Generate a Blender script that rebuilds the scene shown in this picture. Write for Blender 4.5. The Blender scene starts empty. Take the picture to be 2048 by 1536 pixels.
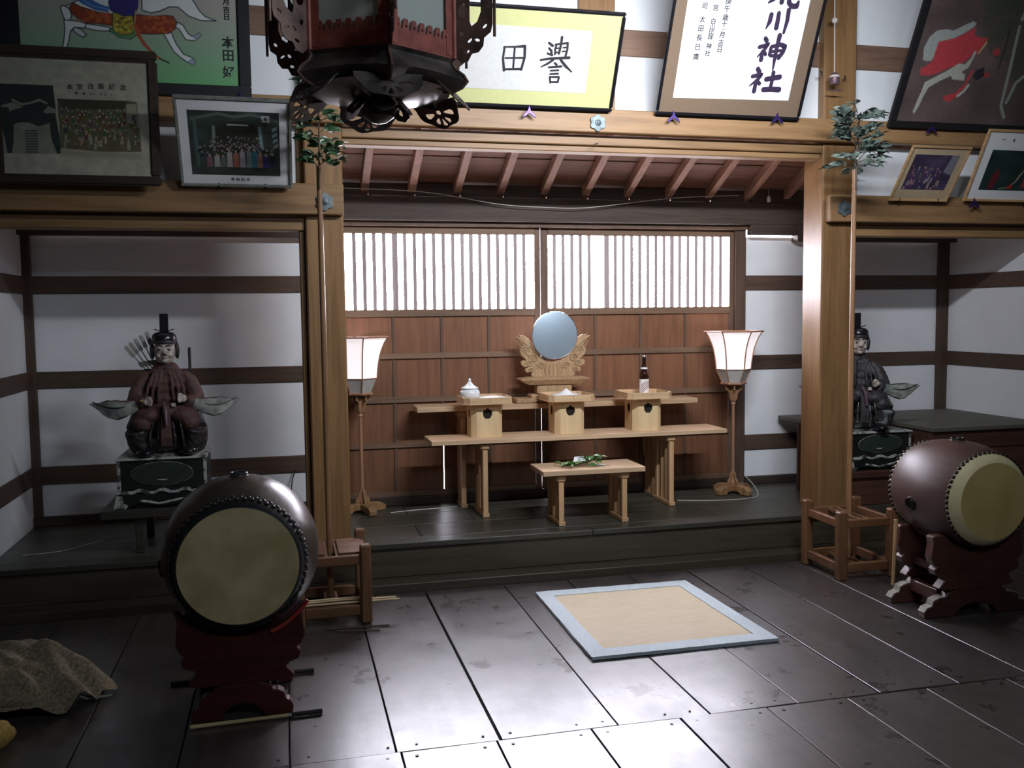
import bpy, bmesh, math, random
import numpy as np
from mathutils import Vector, Matrix, Euler
from mathutils import noise as mn
S = bpy.context.scene
C = bpy.context.scene.collection
R = math.radians
rnd = random.Random(7)
# ------------------------------------------------------------------ camera
cam = bpy.data.cameras.new('camera'); cam.sensor_width = 36.0; cam.sensor_fit = 'HORIZONTAL'
cam.lens = 1858.2 / 2048 * 36.0; cam.clip_start = 0.05
co = bpy.data.objects.new('camera', cam); C.objects.link(co)
yaw, pit, rol = 0.239292, 0.0760032, -0.0111332
fo = Vector((math.sin(yaw) * math.cos(pit), math.cos(yaw) * math.cos(pit), -math.sin(pit)))
ri = Vector((math.cos(yaw), -math.sin(yaw), 0)); up = ri.cross(fo)
ri2 = ri * math.cos(rol) + up * math.sin(rol); up2 = -ri * math.sin(rol) + up * math.cos(rol)
mw = Matrix((ri2, up2, -fo)).transposed().to_4x4(); mw.translation = Vector((0, 0, 1.5))
co.matrix_world = mw; S.camera = co
# ------------------------------------------------------------------ light
W = bpy.data.worlds.new('sky'); S.world = W; W.use_nodes = True
wb = W.node_tree.nodes['Background']; wb.inputs[0].default_value = (0.88, 0.87, 1.0, 1); wb.inputs[1].default_value = 62.0

def area(name, loc, tgt, sx, sy, power, col):
    l = bpy.data.lights.new(name, 'AREA'); l.shape = 'RECTANGLE'; l.size = sx; l.size_y = sy
    l.energy = power; l.color = col
    o = bpy.data.objects.new(name, l); C.objects.link(o); o.location = loc
    o.rotation_euler = (Vector(tgt) - Vector(loc)).to_track_quat('-Z', 'Y').to_euler()
    return o
area('hall_tube_lamp', (1.9, 3.15, 2.97), (1.95, 4.9, 2.35), 1.5, 0.07, 54, (0.88, 0.92, 1.0)).data.spread = R(128)   # reflector shade
area('lantern_fill_light', (1.8, 0.0, 3.1), (0.5, 2.6, 1.9), 1.0, 0.4, 27, (0.74, 0.87, 1.0))  # added fill from the front right to brighten the hanging lantern
S.view_settings.view_transform = 'Standard'; S.view_settings.look = 'None'
S.view_settings.gamma = 1.0; S.view_settings.exposure = 0.0
S.view_settings.use_curve_mapping = False
S.cycles.use_denoising = True
S.cycles.max_bounces = 10; S.cycles.diffuse_bounces = 5; S.cycles.sample_clamp_indirect = 6.0

# ------------------------------------------------------------------ materials
MATS = {}
def new_mat(name):
    m = bpy.data.materials.new(name); m.use_nodes = True
    nt = m.node_tree; nt.nodes.clear()
    out = nt.nodes.new('ShaderNodeOutputMaterial'); b = nt.nodes.new('ShaderNodeBsdfPrincipled')
    nt.links.new(b.outputs[0], out.inputs[0]); MATS[name] = m
    return m, nt, b
def ramp(nt, src, stops):
    r = nt.nodes.new('ShaderNodeValToRGB'); e = r.color_ramp.elements
    while len(e) < len(stops): e.new(0.5)
    for i, (p, c) in enumerate(stops):
        e[i].position = p; e[i].color = (*c, 1)
    nt.links.new(src, r.inputs[0]); return r
def coords(nt, scale, rnd_off=True, kind='Object'):
    tc = nt.nodes.new('ShaderNodeTexCoord'); mp = nt.nodes.new('ShaderNodeMapping')
    mp.inputs['Scale'].default_value = scale
    nt.links.new(tc.outputs[kind], mp.inputs[0])
    if rnd_off:
        oi = nt.nodes.new('ShaderNodeObjectInfo'); mu = nt.nodes.new('ShaderNodeMath'); mu.operation = 'MULTIPLY'
        mu.inputs[1].default_value = 37.0; nt.links.new(oi.outputs['Random'], mu.inputs[0])
        nt.links.new(mu.outputs[0], mp.inputs['Location'])
    return mp
def wood(name, c1, c2, axis='x', rough=0.55, sc=1.0, spec=0.4, bump=0.15, var=0.12, coat=0.0):
    m, nt, b = new_mat(name)
    k = {'x': (0.9, 14, 14), 'y': (14, 0.9, 14), 'z': (14, 14, 0.9)}[axis]
    mp = coords(nt, tuple(v * sc for v in k))
    n = nt.nodes.new('ShaderNodeTexNoise'); n.inputs['Scale'].default_value = 2.2; n.inputs['Detail'].default_value = 6
    n.inputs['Roughness'].default_value = 0.62; n.inputs['Distortion'].default_value = 0.6
    nt.links.new(mp.outputs[0], n.inputs[0])
    r = ramp(nt, n.outputs[0], [(0.28, c2), (0.55, c1), (0.8, tuple(min(1, v * 1.15) for v in c1))])
    # piece to piece variation
    oi = nt.nodes.new('ShaderNodeObjectInfo'); hs = nt.nodes.new('ShaderNodeHueSaturation')
    mr = nt.nodes.new('ShaderNodeMapRange'); mr.inputs['To Min'].default_value = 1 - var; mr.inputs['To Max'].default_value = 1 + var
    nt.links.new(oi.outputs['Random'], mr.inputs[0]); nt.links.new(mr.outputs[0], hs.inputs['Value'])
    nt.links.new(r.outputs[0], hs.inputs['Color']); nt.links.new(hs.outputs[0], b.inputs['Base Color'])
    b.inputs['Roughness'].default_value = rough; b.inputs['Specular IOR Level'].default_value = spec
    if coat: b.inputs['Coat Weight'].default_value = coat; b.inputs['Coat Roughness'].default_value = 0.2
    bp = nt.nodes.new('ShaderNodeBump'); bp.inputs['Strength'].default_value = bump; bp.inputs['Distance'].default_value = 0.003
    nt.links.new(n.outputs[0], bp.inputs['Height']); nt.links.new(bp.outputs[0], b.inputs['Normal'])
    return m
def plain(name, col, rough=0.6, metal=0.0, spec=0.5, nscale=30, amt=0.15, bump=0.1, col2=None, emit=0, trans=0, sheen=0, lo=0.35, hi=0.65):
    m, nt, b = new_mat(name)
    mp = coords(nt, (1, 1, 1))
    n = nt.nodes.new('ShaderNodeTexNoise'); n.inputs['Scale'].default_value = nscale; n.inputs['Detail'].default_value = 4
    nt.links.new(mp.outputs[0], n.inputs[0])
    c2 = col2 or tuple(v * (1 - amt) for v in col)
    r = ramp(nt, n.outputs[0], [(lo, c2), (hi, col)])
    nt.links.new(r.outputs[0], b.inputs['Base Color'])
    b.inputs['Roughness'].default_value = rough; b.inputs['Metallic'].default_value = metal
    b.inputs['Specular IOR Level'].default_value = spec
    if sheen: b.inputs['Sheen Weight'].default_value = sheen
    if trans: b.inputs['Transmission Weight'].default_value = trans
    if emit:
        nt.links.new(r.outputs[0], b.inputs['Emission Color']); b.inputs['Emission Strength'].default_value = emit
    if bump:
        bp = nt.nodes.new('ShaderNodeBump'); bp.inputs['Strength'].default_value = bump; bp.inputs['Distance'].default_value = 0.002
        nt.links.new(n.outputs[0], bp.inputs['Height']); nt.links.new(bp.outputs[0], b.inputs['Normal'])
    return m
def floor_mat(name, c1, c2, axis, r0=0.2, r1=0.42, coat=0.6):
    m = wood(name, c1, c2, axis, rough=0.3, sc=0.55, spec=0.75, bump=0.35, var=0.2)
    nt = m.node_tree; b = [n for n in nt.nodes if n.type == 'BSDF_PRINCIPLED'][0]
    mp = coords(nt, (1, 1, 1))
    n = nt.nodes.new('ShaderNodeTexNoise'); n.inputs['Scale'].default_value = 5; n.inputs['Detail'].default_value = 8; n.inputs['Roughness'].default_value = 0.7
    nt.links.new(mp.outputs[0], n.inputs[0])
    mr = nt.nodes.new('ShaderNodeMapRange'); mr.inputs['From Min'].default_value = 0.3; mr.inputs['From Max'].default_value = 0.7
    mr.inputs['To Min'].default_value = r0; mr.inputs['To Max'].default_value = r1
    nt.links.new(n.outputs[0], mr.inputs[0]); nt.links.new(mr.outputs[0], b.inputs['Roughness'])
    b.inputs['Coat Weight'].default_value = coat; b.inputs['Coat Roughness'].default_value = 0.30; b.inputs['Coat IOR'].default_value = 1.6
    return m
M_floor = floor_mat('dark_floor_wood', (0.060, 0.050, 0.047), (0.030, 0.025, 0.024), 'y', 0.20, 0.52)
M_plat = floor_mat('platform_wood', (0.052, 0.050, 0.036), (0.030, 0.029, 0.021), 'x', 0.34, 0.5, 0.0)
M_step = wood('step_wood', (0.060, 0.048, 0.032), (0.038, 0.030, 0.020), 'x', rough=0.45, spec=0.4)
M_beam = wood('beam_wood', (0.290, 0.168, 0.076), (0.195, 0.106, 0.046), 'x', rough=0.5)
M_post = wood('post_wood', (0.250, 0.138, 0.058), (0.165, 0.088, 0.036), 'z', rough=0.42)
M_rail = wood('rail_wood', (0.085, 0.052, 0.036), (0.052, 0.032, 0.022), 'x', rough=0.6)
M_railz = wood('rail_wood_vertical', (0.085, 0.052, 0.036), (0.052, 0.032, 0.022), 'z', rough=0.6)
M_railu = wood('upper_rail_wood', (0.22, 0.13, 0.085), (0.15, 0.085, 0.055), 'x', rough=0.6)
M_door = wood('door_plank_wood', (0.205, 0.088, 0.042), (0.135, 0.056, 0.026), 'z', rough=0.6)
M_batten = wood('batten_wood', (0.19, 0.115, 0.070), (0.125, 0.073, 0.045), 'x', rough=0.6)
M_battenz = wood('batten_wood_vertical', (0.130, 0.075, 0.047), (0.085, 0.048, 0.030), 'z', rough=0.6)
M_latt = wood('glare_lightened_lattice_wood', (0.40, 0.33, 0.33), (0.28, 0.22, 0.21), 'z', rough=0.7)  # lightened colour stands in for window glare on the bars
M_raft = wood('rafter_wood', (0.34, 0.185, 0.12), (0.22, 0.115, 0.075), 'y', rough=0.6)
M_roofb = wood('roof_board_wood', (0.21, 0.10, 0.062), (0.13, 0.062, 0.038), 'x', rough=0.7)
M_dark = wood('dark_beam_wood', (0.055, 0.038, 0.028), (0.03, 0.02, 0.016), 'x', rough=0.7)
M_plaster = plain('white_plaster', (0.80, 0.82, 0.84), 0.85, nscale=3, amt=0.07, bump=0.05, spec=0.2)
M_altar = wood('pale_altar_wood', (0.60, 0.42, 0.265), (0.45, 0.30, 0.18), 'x', rough=0.42, spec=0.45)
M_altarz = wood('pale_altar_leg_wood', (0.58, 0.36, 0.19), (0.42, 0.25, 0.12), 'z', rough=0.5)
M_cyp = wood('cypress_wood', (0.74, 0.55, 0.31), (0.62, 0.44, 0.24), 'z', rough=0.5, var=0.03)
M_cypx = wood('cypress_rim_wood', (0.66, 0.46, 0.27), (0.52, 0.34, 0.19), 'x', rough=0.45, var=0.03)
M_carve = wood('carved_pale_wood', (0.46, 0.30, 0.16), (0.30, 0.18, 0.09), 'z', rough=0.5, sc=1.5)
M_stand = wood('old_stand_wood', (0.175, 0.085, 0.038), (0.105, 0.050, 0.023), 'z', rough=0.5)
M_standx = wood('old_stand_rail_wood', (0.175, 0.085, 0.038), (0.105, 0.050, 0.023), 'x', rough=0.5)
M_pole = wood('pole_wood', (0.30, 0.165, 0.085), (0.20, 0.10, 0.048), 'z', rough=0.4)
M_void = plain('painted_hole_shade', (0.012, 0.008, 0.006), 0.9, bump=0)  # shade inside the hollow tray bases, painted as a black inner box
M_drum = wood('drum_body_lacquer', (0.078, 0.040, 0.031), (0.050, 0.025, 0.020), 'y', rough=0.45, spec=0.5)
M_drumL = wood('drum_body_dark_lacquer', (0.085, 0.066, 0.050), (0.055, 0.042, 0.032), 'y', rough=0.3, spec=0.6)
M_skin = plain('drum_skin', (0.64, 0.50, 0.20), 0.55, nscale=7, col2=(0.54, 0.41, 0.14), bump=0.08)
M_skinL = plain('worn_drum_skin', (0.64, 0.52, 0.28), 0.6, nscale=9, col2=(0.46, 0.36, 0.16), bump=0.1)
M_skinedge = plain('pale_drum_skin_edge', (0.84, 0.74, 0.42), 0.5, nscale=20, amt=0.1)
M_skindark = plain('blackened_drum_skin_edge', (0.022, 0.028, 0.030), 0.45, nscale=20, amt=0.3)
M_tack = plain('drum_tack_iron', (0.03, 0.022, 0.018), 0.35, metal=0.7, bump=0)
M_tackL = plain('worn_tack_iron', (0.10, 0.105, 0.105), 0.35, metal=0.7, bump=0)
M_dstand = wood('red_lacquer_stand', (0.075, 0.014, 0.012), (0.045, 0.008, 0.007), 'x', rough=0.35, spec=0.5)
M_dstandR = wood('worn_red_brown_stand', (0.085, 0.034, 0.024), (0.05, 0.020, 0.014), 'x', rough=0.4, spec=0.5)  # base colour darkened for the drum's shadow over the stand
M_worn = plain('worn_bare_wood', (0.42, 0.40, 0.34), 0.6, nscale=14, amt=0.4)
M_redrope = plain('red_cord', (0.45, 0.015, 0.02), 0.6, nscale=30, col2=(0.30, 0.06, 0.03))
M_bamboo = wood('stick_bamboo', (0.62, 0.50, 0.25), (0.45, 0.34, 0.15), 'x', rough=0.4)
M_bambooz = wood('upright_stick_bamboo', (0.60, 0.43, 0.20), (0.45, 0.24, 0.10), 'z', rough=0.4)
M_pale = wood('peeled_twig', (0.66, 0.50, 0.30), (0.5, 0.36, 0.2), 'x', rough=0.5)
M_grip = plain('black_grip_tape', (0.015, 0.015, 0.016), 0.35, bump=0.1)
M_silver = plain('silver_metal', (0.7, 0.7, 0.7), 0.3, metal=1, bump=0)
M_blk = plain('black_lacquer', (0.012, 0.011, 0.014), 0.22, spec=0.6, bump=0)
M_blkm = plain('matt_black_frame', (0.012, 0.012, 0.014), 0.5, bump=0.05)
M_brownmat = plain('brown_brocade', (0.20, 0.135, 0.085), 0.8, nscale=220, amt=0.25)
M_yelmat = plain('yellow_green_brocade', (0.56, 0.56, 0.255), 0.8, nscale=180, amt=0.10)
M_paper = plain('white_paper', (0.80, 0.81, 0.82), 0.8, nscale=8, amt=0.03, bump=0)
M_paperg = plain('grey_scroll_paper', (0.60, 0.595, 0.57), 0.8, nscale=40, amt=0.07, bump=0)
M_ink = plain('black_ink', (0.012, 0.012, 0.018), 0.6, bump=0)
M_inkp = plain('purple_black_ink', (0.035, 0.018, 0.055), 0.6, bump=0)
M_gold = wood('gold_frame_wood', (0.52, 0.34, 0.17), (0.38, 0.2, 0.10), 'x', rough=0.4)
M_tanmat = plain('tan_mount_board', (0.52, 0.40, 0.25), 0.8, nscale=60, amt=0.1)
M_alu = plain('grey_wood_frame', (0.35, 0.37, 0.34), 0.45, metal=0.3, nscale=50, amt=0.3)
M_oldfr = wood('old_brown_frame', (0.045, 0.030, 0.020), (0.028, 0.018, 0.012), 'x', rough=0.5)
M_hook = plain('purple_butterfly_hook_metal', (0.055, 0.03, 0.16), 0.35, metal=0.6, bump=0)
M_nailc = plain('verdigris_nail_cover', (0.20, 0.25, 0.25), 0.5, metal=0.5, nscale=25, col2=(0.09, 0.11, 0.12))
M_mirror = plain('polished_mirror', (0.42, 0.53, 0.62), 0.45, metal=0.55, bump=0, amt=0.04, nscale=3)  # blue-grey base colour stands in for the hall reflected in the disc
M_mrim = plain('mirror_rim_metal', (0.85, 0.85, 0.85), 0.25, metal=1, bump=0)
M_white = plain('white_porcelain', (0.78, 0.82, 0.85), 0.12, spec=0.6, bump=0, amt=0.02)
M_salt = plain('white_salt', (0.9, 0.9, 0.92), 0.7, nscale=300, amt=0.08, bump=0.5)
M_rice = plain('white_rice', (0.88, 0.86, 0.82), 0.6, nscale=250, amt=0.15, bump=0.8)
M_bottle = plain('brown_bottle_glass', (0.030, 0.008, 0.006), 0.06, spec=0.8, bump=0, amt=0)
M_label = plain('white_bottle_label', (0.85, 0.85, 0.85), 0.5, bump=0, amt=0)
M_lred = plain('brown_red_print', (0.22, 0.05, 0.06), 0.5, bump=0, amt=0)
M_leaf = plain('sakaki_leaf', (0.07, 0.14, 0.065), 0.3, spec=0.6, nscale=8, col2=(0.035, 0.085, 0.035))
M_leafg = plain('dusty_sakaki_leaf', (0.16, 0.205, 0.175), 0.4, spec=0.4, nscale=8, col2=(0.07, 0.11, 0.09))
M_leafb = plain('fresh_green_leaf', (0.10, 0.26, 0.05), 0.25, spec=0.7, nscale=8, col2=(0.04, 0.13, 0.03))
M_twig = plain('brown_twig', (0.09, 0.06, 0.035), 0.7)
M_goza = wood('straw_mat', (0.68, 0.57, 0.40), (0.60, 0.48, 0.32), 'x', rough=0.65, sc=6, bump=0.35, var=0)
M_gedge = plain('pale_blue_mat_border', (0.66, 0.73, 0.76), 0.7, nscale=120, col2=(0.52, 0.62, 0.66), bump=0.4)
M_lan = plain('rusty_brown_lantern_metal', (0.26, 0.15, 0.11), 0.42, metal=0.35, nscale=22, col2=(0.09, 0.06, 0.05))
M_lanred = plain('red_oxide_lantern_metal', (0.46, 0.12, 0.085), 0.5, metal=0.1, nscale=30, col2=(0.27, 0.07, 0.05))
M_lanblk = plain('blackened_lantern_metal', (0.23, 0.19, 0.17), 0.36, metal=0.6, nscale=14, col2=(0.07, 0.06, 0.055), bump=.5)
M_frost = plain('frosted_lantern_glass', (0.90, 0.93, 0.86), 0.35, nscale=6, amt=0.08, bump=0, spec=0.5)
nt = M_frost.node_tree; tr_ = nt.nodes.new('ShaderNodeBsdfTranslucent'); tr_.inputs[0].default_value = (0.80, 0.85, 0.78, 1); mx_ = nt.nodes.new('ShaderNodeMixShader'); mx_.inputs[0].default_value = 0.45
pb_ = [n for n in nt.nodes if n.type == 'BSDF_PRINCIPLED'][0]; ob_ = [n for n in nt.nodes if n.type == 'OUTPUT_MATERIAL'][0]
nt.links.new(pb_.outputs[0], mx_.inputs[1]); nt.links.new(tr_.outputs[0], mx_.inputs[2]); nt.links.new(mx_.outputs[0], ob_.inputs[0])
M_robe = plain('faded_red_brown_robe', (0.125, 0.050, 0.042), 0.7, nscale=28, col2=(0.062, 0.034, 0.031), bump=0.4)
M_robeb = plain('faded_black_robe', (0.060, 0.050, 0.052), 0.6, nscale=28, col2=(0.025, 0.022, 0.024), bump=0.4)
M_hak = plain('dark_flaking_hakama', (0.045, 0.036, 0.038), 0.5, nscale=22, col2=(0.014, 0.012, 0.012), bump=0.4)
M_hakR = plain('flaking_white_green_hakama', (0.26, 0.29, 0.27), 0.7, nscale=16, col2=(0.030, 0.026, 0.026), lo=0.5, hi=0.66, bump=0.4)
M_face = plain('white_gesso_face', (0.66, 0.58, 0.50), 0.6, nscale=40, col2=(0.27, 0.22, 0.19), bump=0.3)
M_sleeve = plain('flaking_sleeve_lining', (0.40, 0.42, 0.37), 0.7, nscale=18, col2=(0.13, 0.15, 0.14), bump=0.4)
M_arrow = plain('white_arrow_feather', (0.42, 0.40, 0.36), 0.7, nscale=60, amt=0.3)
M_gsoul = plain('aged_gold_leaf', (0.42, 0.32, 0.12), 0.35, metal=0.6, nscale=20, amt=0.5)
M_flake = plain('flaking_white_edge', (0.42, 0.43, 0.40), 0.7, nscale=26, col2=(0.05, 0.05, 0.05), lo=0.40, hi=0.52)
M_pedb = plain('black_green_pedestal_paint', (0.014, 0.018, 0.015), 0.45, nscale=12, col2=(0.006, 0.007, 0.007))
M_pedg = plain('dark_green_pedestal_panel', (0.026, 0.042, 0.032), 0.5, nscale=30, col2=(0.02, 0.03, 0.025))
M_stool = wood('dark_stool_wood', (0.050, 0.044, 0.036), (0.03, 0.026, 0.022), 'x', rough=0.5)
M_dais = wood('red_brown_dais_wood', (0.085, 0.038, 0.026), (0.055, 0.024, 0.017), 'x', rough=0.45)
M_daist = wood('dusty_dais_top', (0.10, 0.095, 0.075), (0.07, 0.065, 0.05), 'x', rough=0.6)
M_sack = plain('burlap', (0.36, 0.30, 0.19), 0.9, nscale=90, col2=(0.17, 0.13, 0.08), bump=1.0, sheen=0.2)
M_sackd = plain('dark_basket', (0.030, 0.018, 0.016), 0.5)
M_yel = plain('yellow_cloth', (0.50, 0.33, 0.08), 0.9, nscale=60, amt=0.4)
M_cable = plain('pale_cable', (0.55, 0.54, 0.48), 0.4, bump=0)
M_cabled = plain('dark_cable', (0.02, 0.02, 0.02), 0.5, bump=0)
M_cord = plain('pale_hemp_cord', (0.62, 0.56, 0.52), 0.8, nscale=200, amt=0.3)
M_bell = plain('brown_bell_metal', (0.16, 0.10, 0.12), 0.45, metal=0.3)
M_lampw = wood('lamp_wood', (0.36, 0.19, 0.11), (0.24, 0.12, 0.07), 'z', rough=0.4)
M_lampgold = wood('lamp_gilded_wood', (0.30, 0.17, 0.08), (0.18, 0.09, 0.04), 'z', rough=0.4)
M_screenoff = plain('grey_lamp_paper', (0.42, 0.41, 0.38), 0.8, bump=0, emit=0.05)
# lit paper of the lamps
M_lpaper, nt, b = new_mat('lit_lamp_paper')
b.inputs['Base Color'].default_value = (0.85, 0.80, 0.80, 1); b.inputs['Roughness'].default_value = 0.9
b.inputs['Emission Color'].default_value = (1.0, 0.92, 0.95, 1); b.inputs['Emission Strength'].default_value = 0.75
# painted colour attribute (pictures)
def attr_mat(name, rough):
    m, nt, b = new_mat(name)
    a = nt.nodes.new('ShaderNodeVertexColor'); a.layer_name = 'Col'
    nt.links.new(a.outputs[0], b.inputs['Base Color']); b.inputs['Roughness'].default_value = rough
    b.inputs['Specular IOR Level'].default_value = 0.3
    return m
M_paint = attr_mat('painted_picture', 0.6)
M_photo = attr_mat('printed_photograph', 0.35)

# ------------------------------------------------------------------ mesh helpers
class MB:
    def __init__(s): s.v = []; s.f = []
    def add(s, vs, fs):
        n = len(s.v); s.v += [tuple(p) for p in vs]; s.f += [tuple(i + n for i in f) for f in fs]; return s
    def box(s, x0, x1, y0, y1, z0, z1, m=None):
        vs = [Vector(p) for p in ((x0, y0, z0), (x1, y0, z0), (x1, y1, z0), (x0, y1, z0), (x0, y0, z1), (x1, y0, z1), (x1, y1, z1), (x0, y1, z1))]
        if m: vs = [m @ p for p in vs]
        return s.add(vs, [(0, 3, 2, 1), (4, 5, 6, 7), (0, 1, 5, 4), (1, 2, 6, 5), (2, 3, 7, 6), (3, 0, 4, 7)])
    def prism(s, pts, y0, y1, m=None, plane='xz'):
        n = len(pts); vs = []
        for y in (y0, y1):
            for a, b_ in pts:
                p = Vector((a, y, b_)) if plane == 'xz' else (Vector((a, b_, y)) if plane == 'xy' else Vector((y, a, b_)))
                vs.append(m @ p if m else p)
        fs = [tuple(range(n))[::-1], tuple(range(n, 2 * n))] + [(i, (i + 1) % n, n + (i + 1) % n, n + i) for i in range(n)]
        return s.add(vs, fs)
    def rings(s, rings, cap=True):
        n = len(rings[0]); vs = [p for r in rings for p in r]; fs = []
        for k in range(len(rings) - 1):
            for i in range(n):
                j = (i + 1) % n; fs.append((k * n + i, k * n + j, (k + 1) * n + j, (k + 1) * n + i))
        if cap: fs.append(tuple(range(n))[::-1]); fs.append(tuple((len(rings) - 1) * n + i for i in range(n)))
        return s.add(vs, fs)
    def lathe(s, prof, c=(0, 0, 0), n=32, axis='z', ph=0.0, cap=True):
        rr = []
        for r, h in prof:
            ring = []
            for i in range(n):
                a = 2 * PI * i / n + ph; x, y = r * math.cos(a), r * math.sin(a)
                ring.append((c[0] + x, c[1] + y, c[2] + h) if axis == 'z' else ((c[0] + x, c[1] + h, c[2] + y) if axis == 'y' else (c[0] + h, c[1] + x, c[2] + y)))
            rr.append(ring)
        return s.rings(rr, cap)
    def tube(s, pts, r, n=8):
        pts = [Vector(p) for p in pts]; rr = []
        rad = r if isinstance(r, (list, tuple)) else [r] * len(pts)
        prev = None
        for i, p in enumerate(pts):
            t = (pts[min(i + 1, len(pts) - 1)] - pts[max(i - 1, 0)]).normalized()
            if prev is None:
                a = Vector((0, 0, 1)) if abs(t.z) < 0.9 else Vector((1, 0, 0)); u = t.cross(a).normalized()
            else:
                u = (prev - t * prev.dot(t)).normalized()
            prev = u; w = t.cross(u)
            rr.append([tuple(p + (u * math.cos(2 * PI * k / n) + w * math.sin(2 * PI * k / n)) * rad[i]) for k in range(n)])
        return s.rings(rr)
    def ball(s, c, r, n=12, m=8, rot=None):
        r = r if isinstance(r, (list, tuple)) else (r, r, r); rr = []
        for j in range(m + 1):
            th = PI * j / m; th = min(max(th, 0.05), PI - 0.05)
            ring = []
            for i in range(n):
                a = 2 * PI * i / n
                p = Vector((r[0] * math.sin(th) * math.cos(a), r[1] * math.sin(th) * math.sin(a), -r[2] * math.cos(th)))
                if rot: p = rot @ p
                ring.append((c[0] + p.x, c[1] + p.y, c[2] + p.z))
            rr.append(ring)
        return s.rings(rr)
    def build(s, name, mat, parent=None, smooth=False, bevel=0.0, seg=1, **kw):
        me = bpy.data.meshes.new(name); vs = s.v
        if parent is not None and parent.get('_o') is not None and not kw.get('local'):
            o_ = parent['_o']; vs = [(p[0] - o_[0], p[1] - o_[1], p[2] - o_[2]) for p in vs]
        me.from_pydata(vs, [], s.f); me.validate(); me.update()
        bm = bmesh.new(); bm.from_mesh(me); bmesh.ops.recalc_face_normals(bm, faces=bm.faces)
        if bevel:
            ed = [e for e in bm.edges if len(e.link_faces) == 2 and e.calc_face_angle(0) > 0.6]
            bmesh.ops.bevel(bm, geom=ed, offset=bevel, segments=seg, affect='EDGES', clamp_overlap=True)
        bm.to_mesh(me); bm.free()
        me.materials.append(mat)
        if smooth:
            me.shade_smooth()
            me.set_sharp_from_angle(angle=kw.get('ang', 0.7))
        return link(name, me, parent, kw)
PI = math.pi
def link(name, me, parent, kw):
    o = bpy.data.objects.new(name, me); C.objects.link(o)
    if parent is not None: o.parent = parent
    if 'label' in kw: o['label'] = kw['label']
    if 'cat' in kw: o['category'] = kw['cat']
    if 'group' in kw: o['group'] = kw['group']
    if 'kind' in kw: o['kind'] = kw['kind']
    return o
ORIG = []
def thing(name, label, cat, loc=(0, 0, 0), group=None, rot=None):
    """Empty at the thing's base. Children are written in world coordinates and shifted by its location."""
    o = bpy.data.objects.new(name, None); C.objects.link(o); o.location = loc; o.empty_display_size = 0.05
    o['label'] = label; o['category'] = cat
    if group: o['group'] = group
    if rot: o.rotation_euler = rot
    o['_o'] = list(loc) if rot is None else [0, 0, 0]; ORIG.append(o)
    return o
def struct(name, loc=(0, 0, 0)):
    o = bpy.data.objects.new(name, None); C.objects.link(o); o.location = loc; o.empty_display_size = 0.05
    o['kind'] = 'structure'; o['_o'] = list(loc); ORIG.append(o); return o
def sub(o):   # children of a mesh part: same offset as its thing
    o['_o'] = list(o.parent['_o']) if o.parent is not None and '_o' in o.parent else [0, 0, 0]
    if o not in ORIG: ORIG.append(o)
    return o
def dup(root, loc, **props):
    r = root.copy(); C.objects.link(r); r.location = loc
    for k, v in props.items(): r[k] = v
    for ch in list(root.children):
        c = ch.copy(); C.objects.link(c); c.parent = r
        for g in list(ch.children):
            d = g.copy(); C.objects.link(d); d.parent = c
    return r
def box(name, mat, b6, parent=None, bevel=0.003, **kw):
    return MB().box(*b6).build(name, mat, parent, bevel=bevel, **kw)
TS = bpy.data.scenes.new('workbench')
def evalmesh(o):
    if o.name in C.objects: C.objects.unlink(o)
    TS.collection.objects.link(o)
    with bpy.context.temp_override(scene=TS, view_layer=TS.view_layers[0]):
        dg = bpy.context.evaluated_depsgraph_get(); dg.update()
        return bpy.data.meshes.new_from_object(o.evaluated_get(dg))
def plate(name, mat, outline, holes, th, M, parent=None, bev=0.0, **kw):
    """flat sheet with pierced holes: 2D curve filled and thickened, then placed by matrix M (local x,y -> sheet, z -> normal)"""
    cu = bpy.data.curves.new('tmp', 'CURVE'); cu.dimensions = '2D'; cu.fill_mode = 'BOTH'; cu.extrude = th / 2; cu.bevel_depth = bev
    for pl in [outline] + list(holes):
        sp = cu.splines.new('POLY'); sp.points.add(len(pl) - 1); sp.use_cyclic_u = True
        for i, (x, y) in enumerate(pl): sp.points[i].co = (x, y, 0, 1)
    t = bpy.data.objects.new('tmp', cu); C.objects.link(t)
    me = evalmesh(t); bpy.data.objects.remove(t); bpy.data.curves.remove(cu)
    me.name = name
    if parent is not None and '_o' in parent.keys():
        M = Matrix.Translation(-Vector(parent['_o'])) @ M
    me.transform(M); me.materials.clear(); me.materials.append(mat)
    return link(name, me, parent, kw)
def text(name, mat, body, size, bold, M, parent, th=0.0008, **kw):
    cu = bpy.data.curves.new('tmp', 'FONT'); cu.body = body; cu.size = size; cu.align_x = 'CENTER'; cu.align_y = 'CENTER'
    cu.offset = bold; cu.extrude = th; cu.resolution_u = 3
    t = bpy.data.objects.new('tmp', cu); C.objects.link(t)
    me = evalmesh(t); bpy.data.objects.remove(t); bpy.data.curves.remove(cu)
    me.name = name; me.transform(M); me.materials.clear(); me.materials.append(mat)
    return link(name, me, parent, kw)
def arc(cx, cy, r, a0, a1, n=12, ry=None):
    ry = ry or r
    return [(cx + r * math.cos(R(a0 + (a1 - a0) * i / n)), cy + ry * math.sin(R(a0 + (a1 - a0) * i / n))) for i in range(n + 1)]
def ell(cx, cy, rx, ry, n=16, rot=0):
    c, s = math.cos(R(rot)), math.sin(R(rot)); o = []
    for i in range(n):
        a = 2 * PI * i / n; x, y = rx * math.cos(a), ry * math.sin(a); o.append((cx + x * c - y * s, cy + x * s + y * c))
    return o
def XZ(u=0, y=0, v=0):   # sheet in local x,z with its face towards -y
    return Matrix(((1, 0, 0, u), (0, 0, -1, y), (0, 1, 0, v), (0, 0, 0, 1)))
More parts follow.
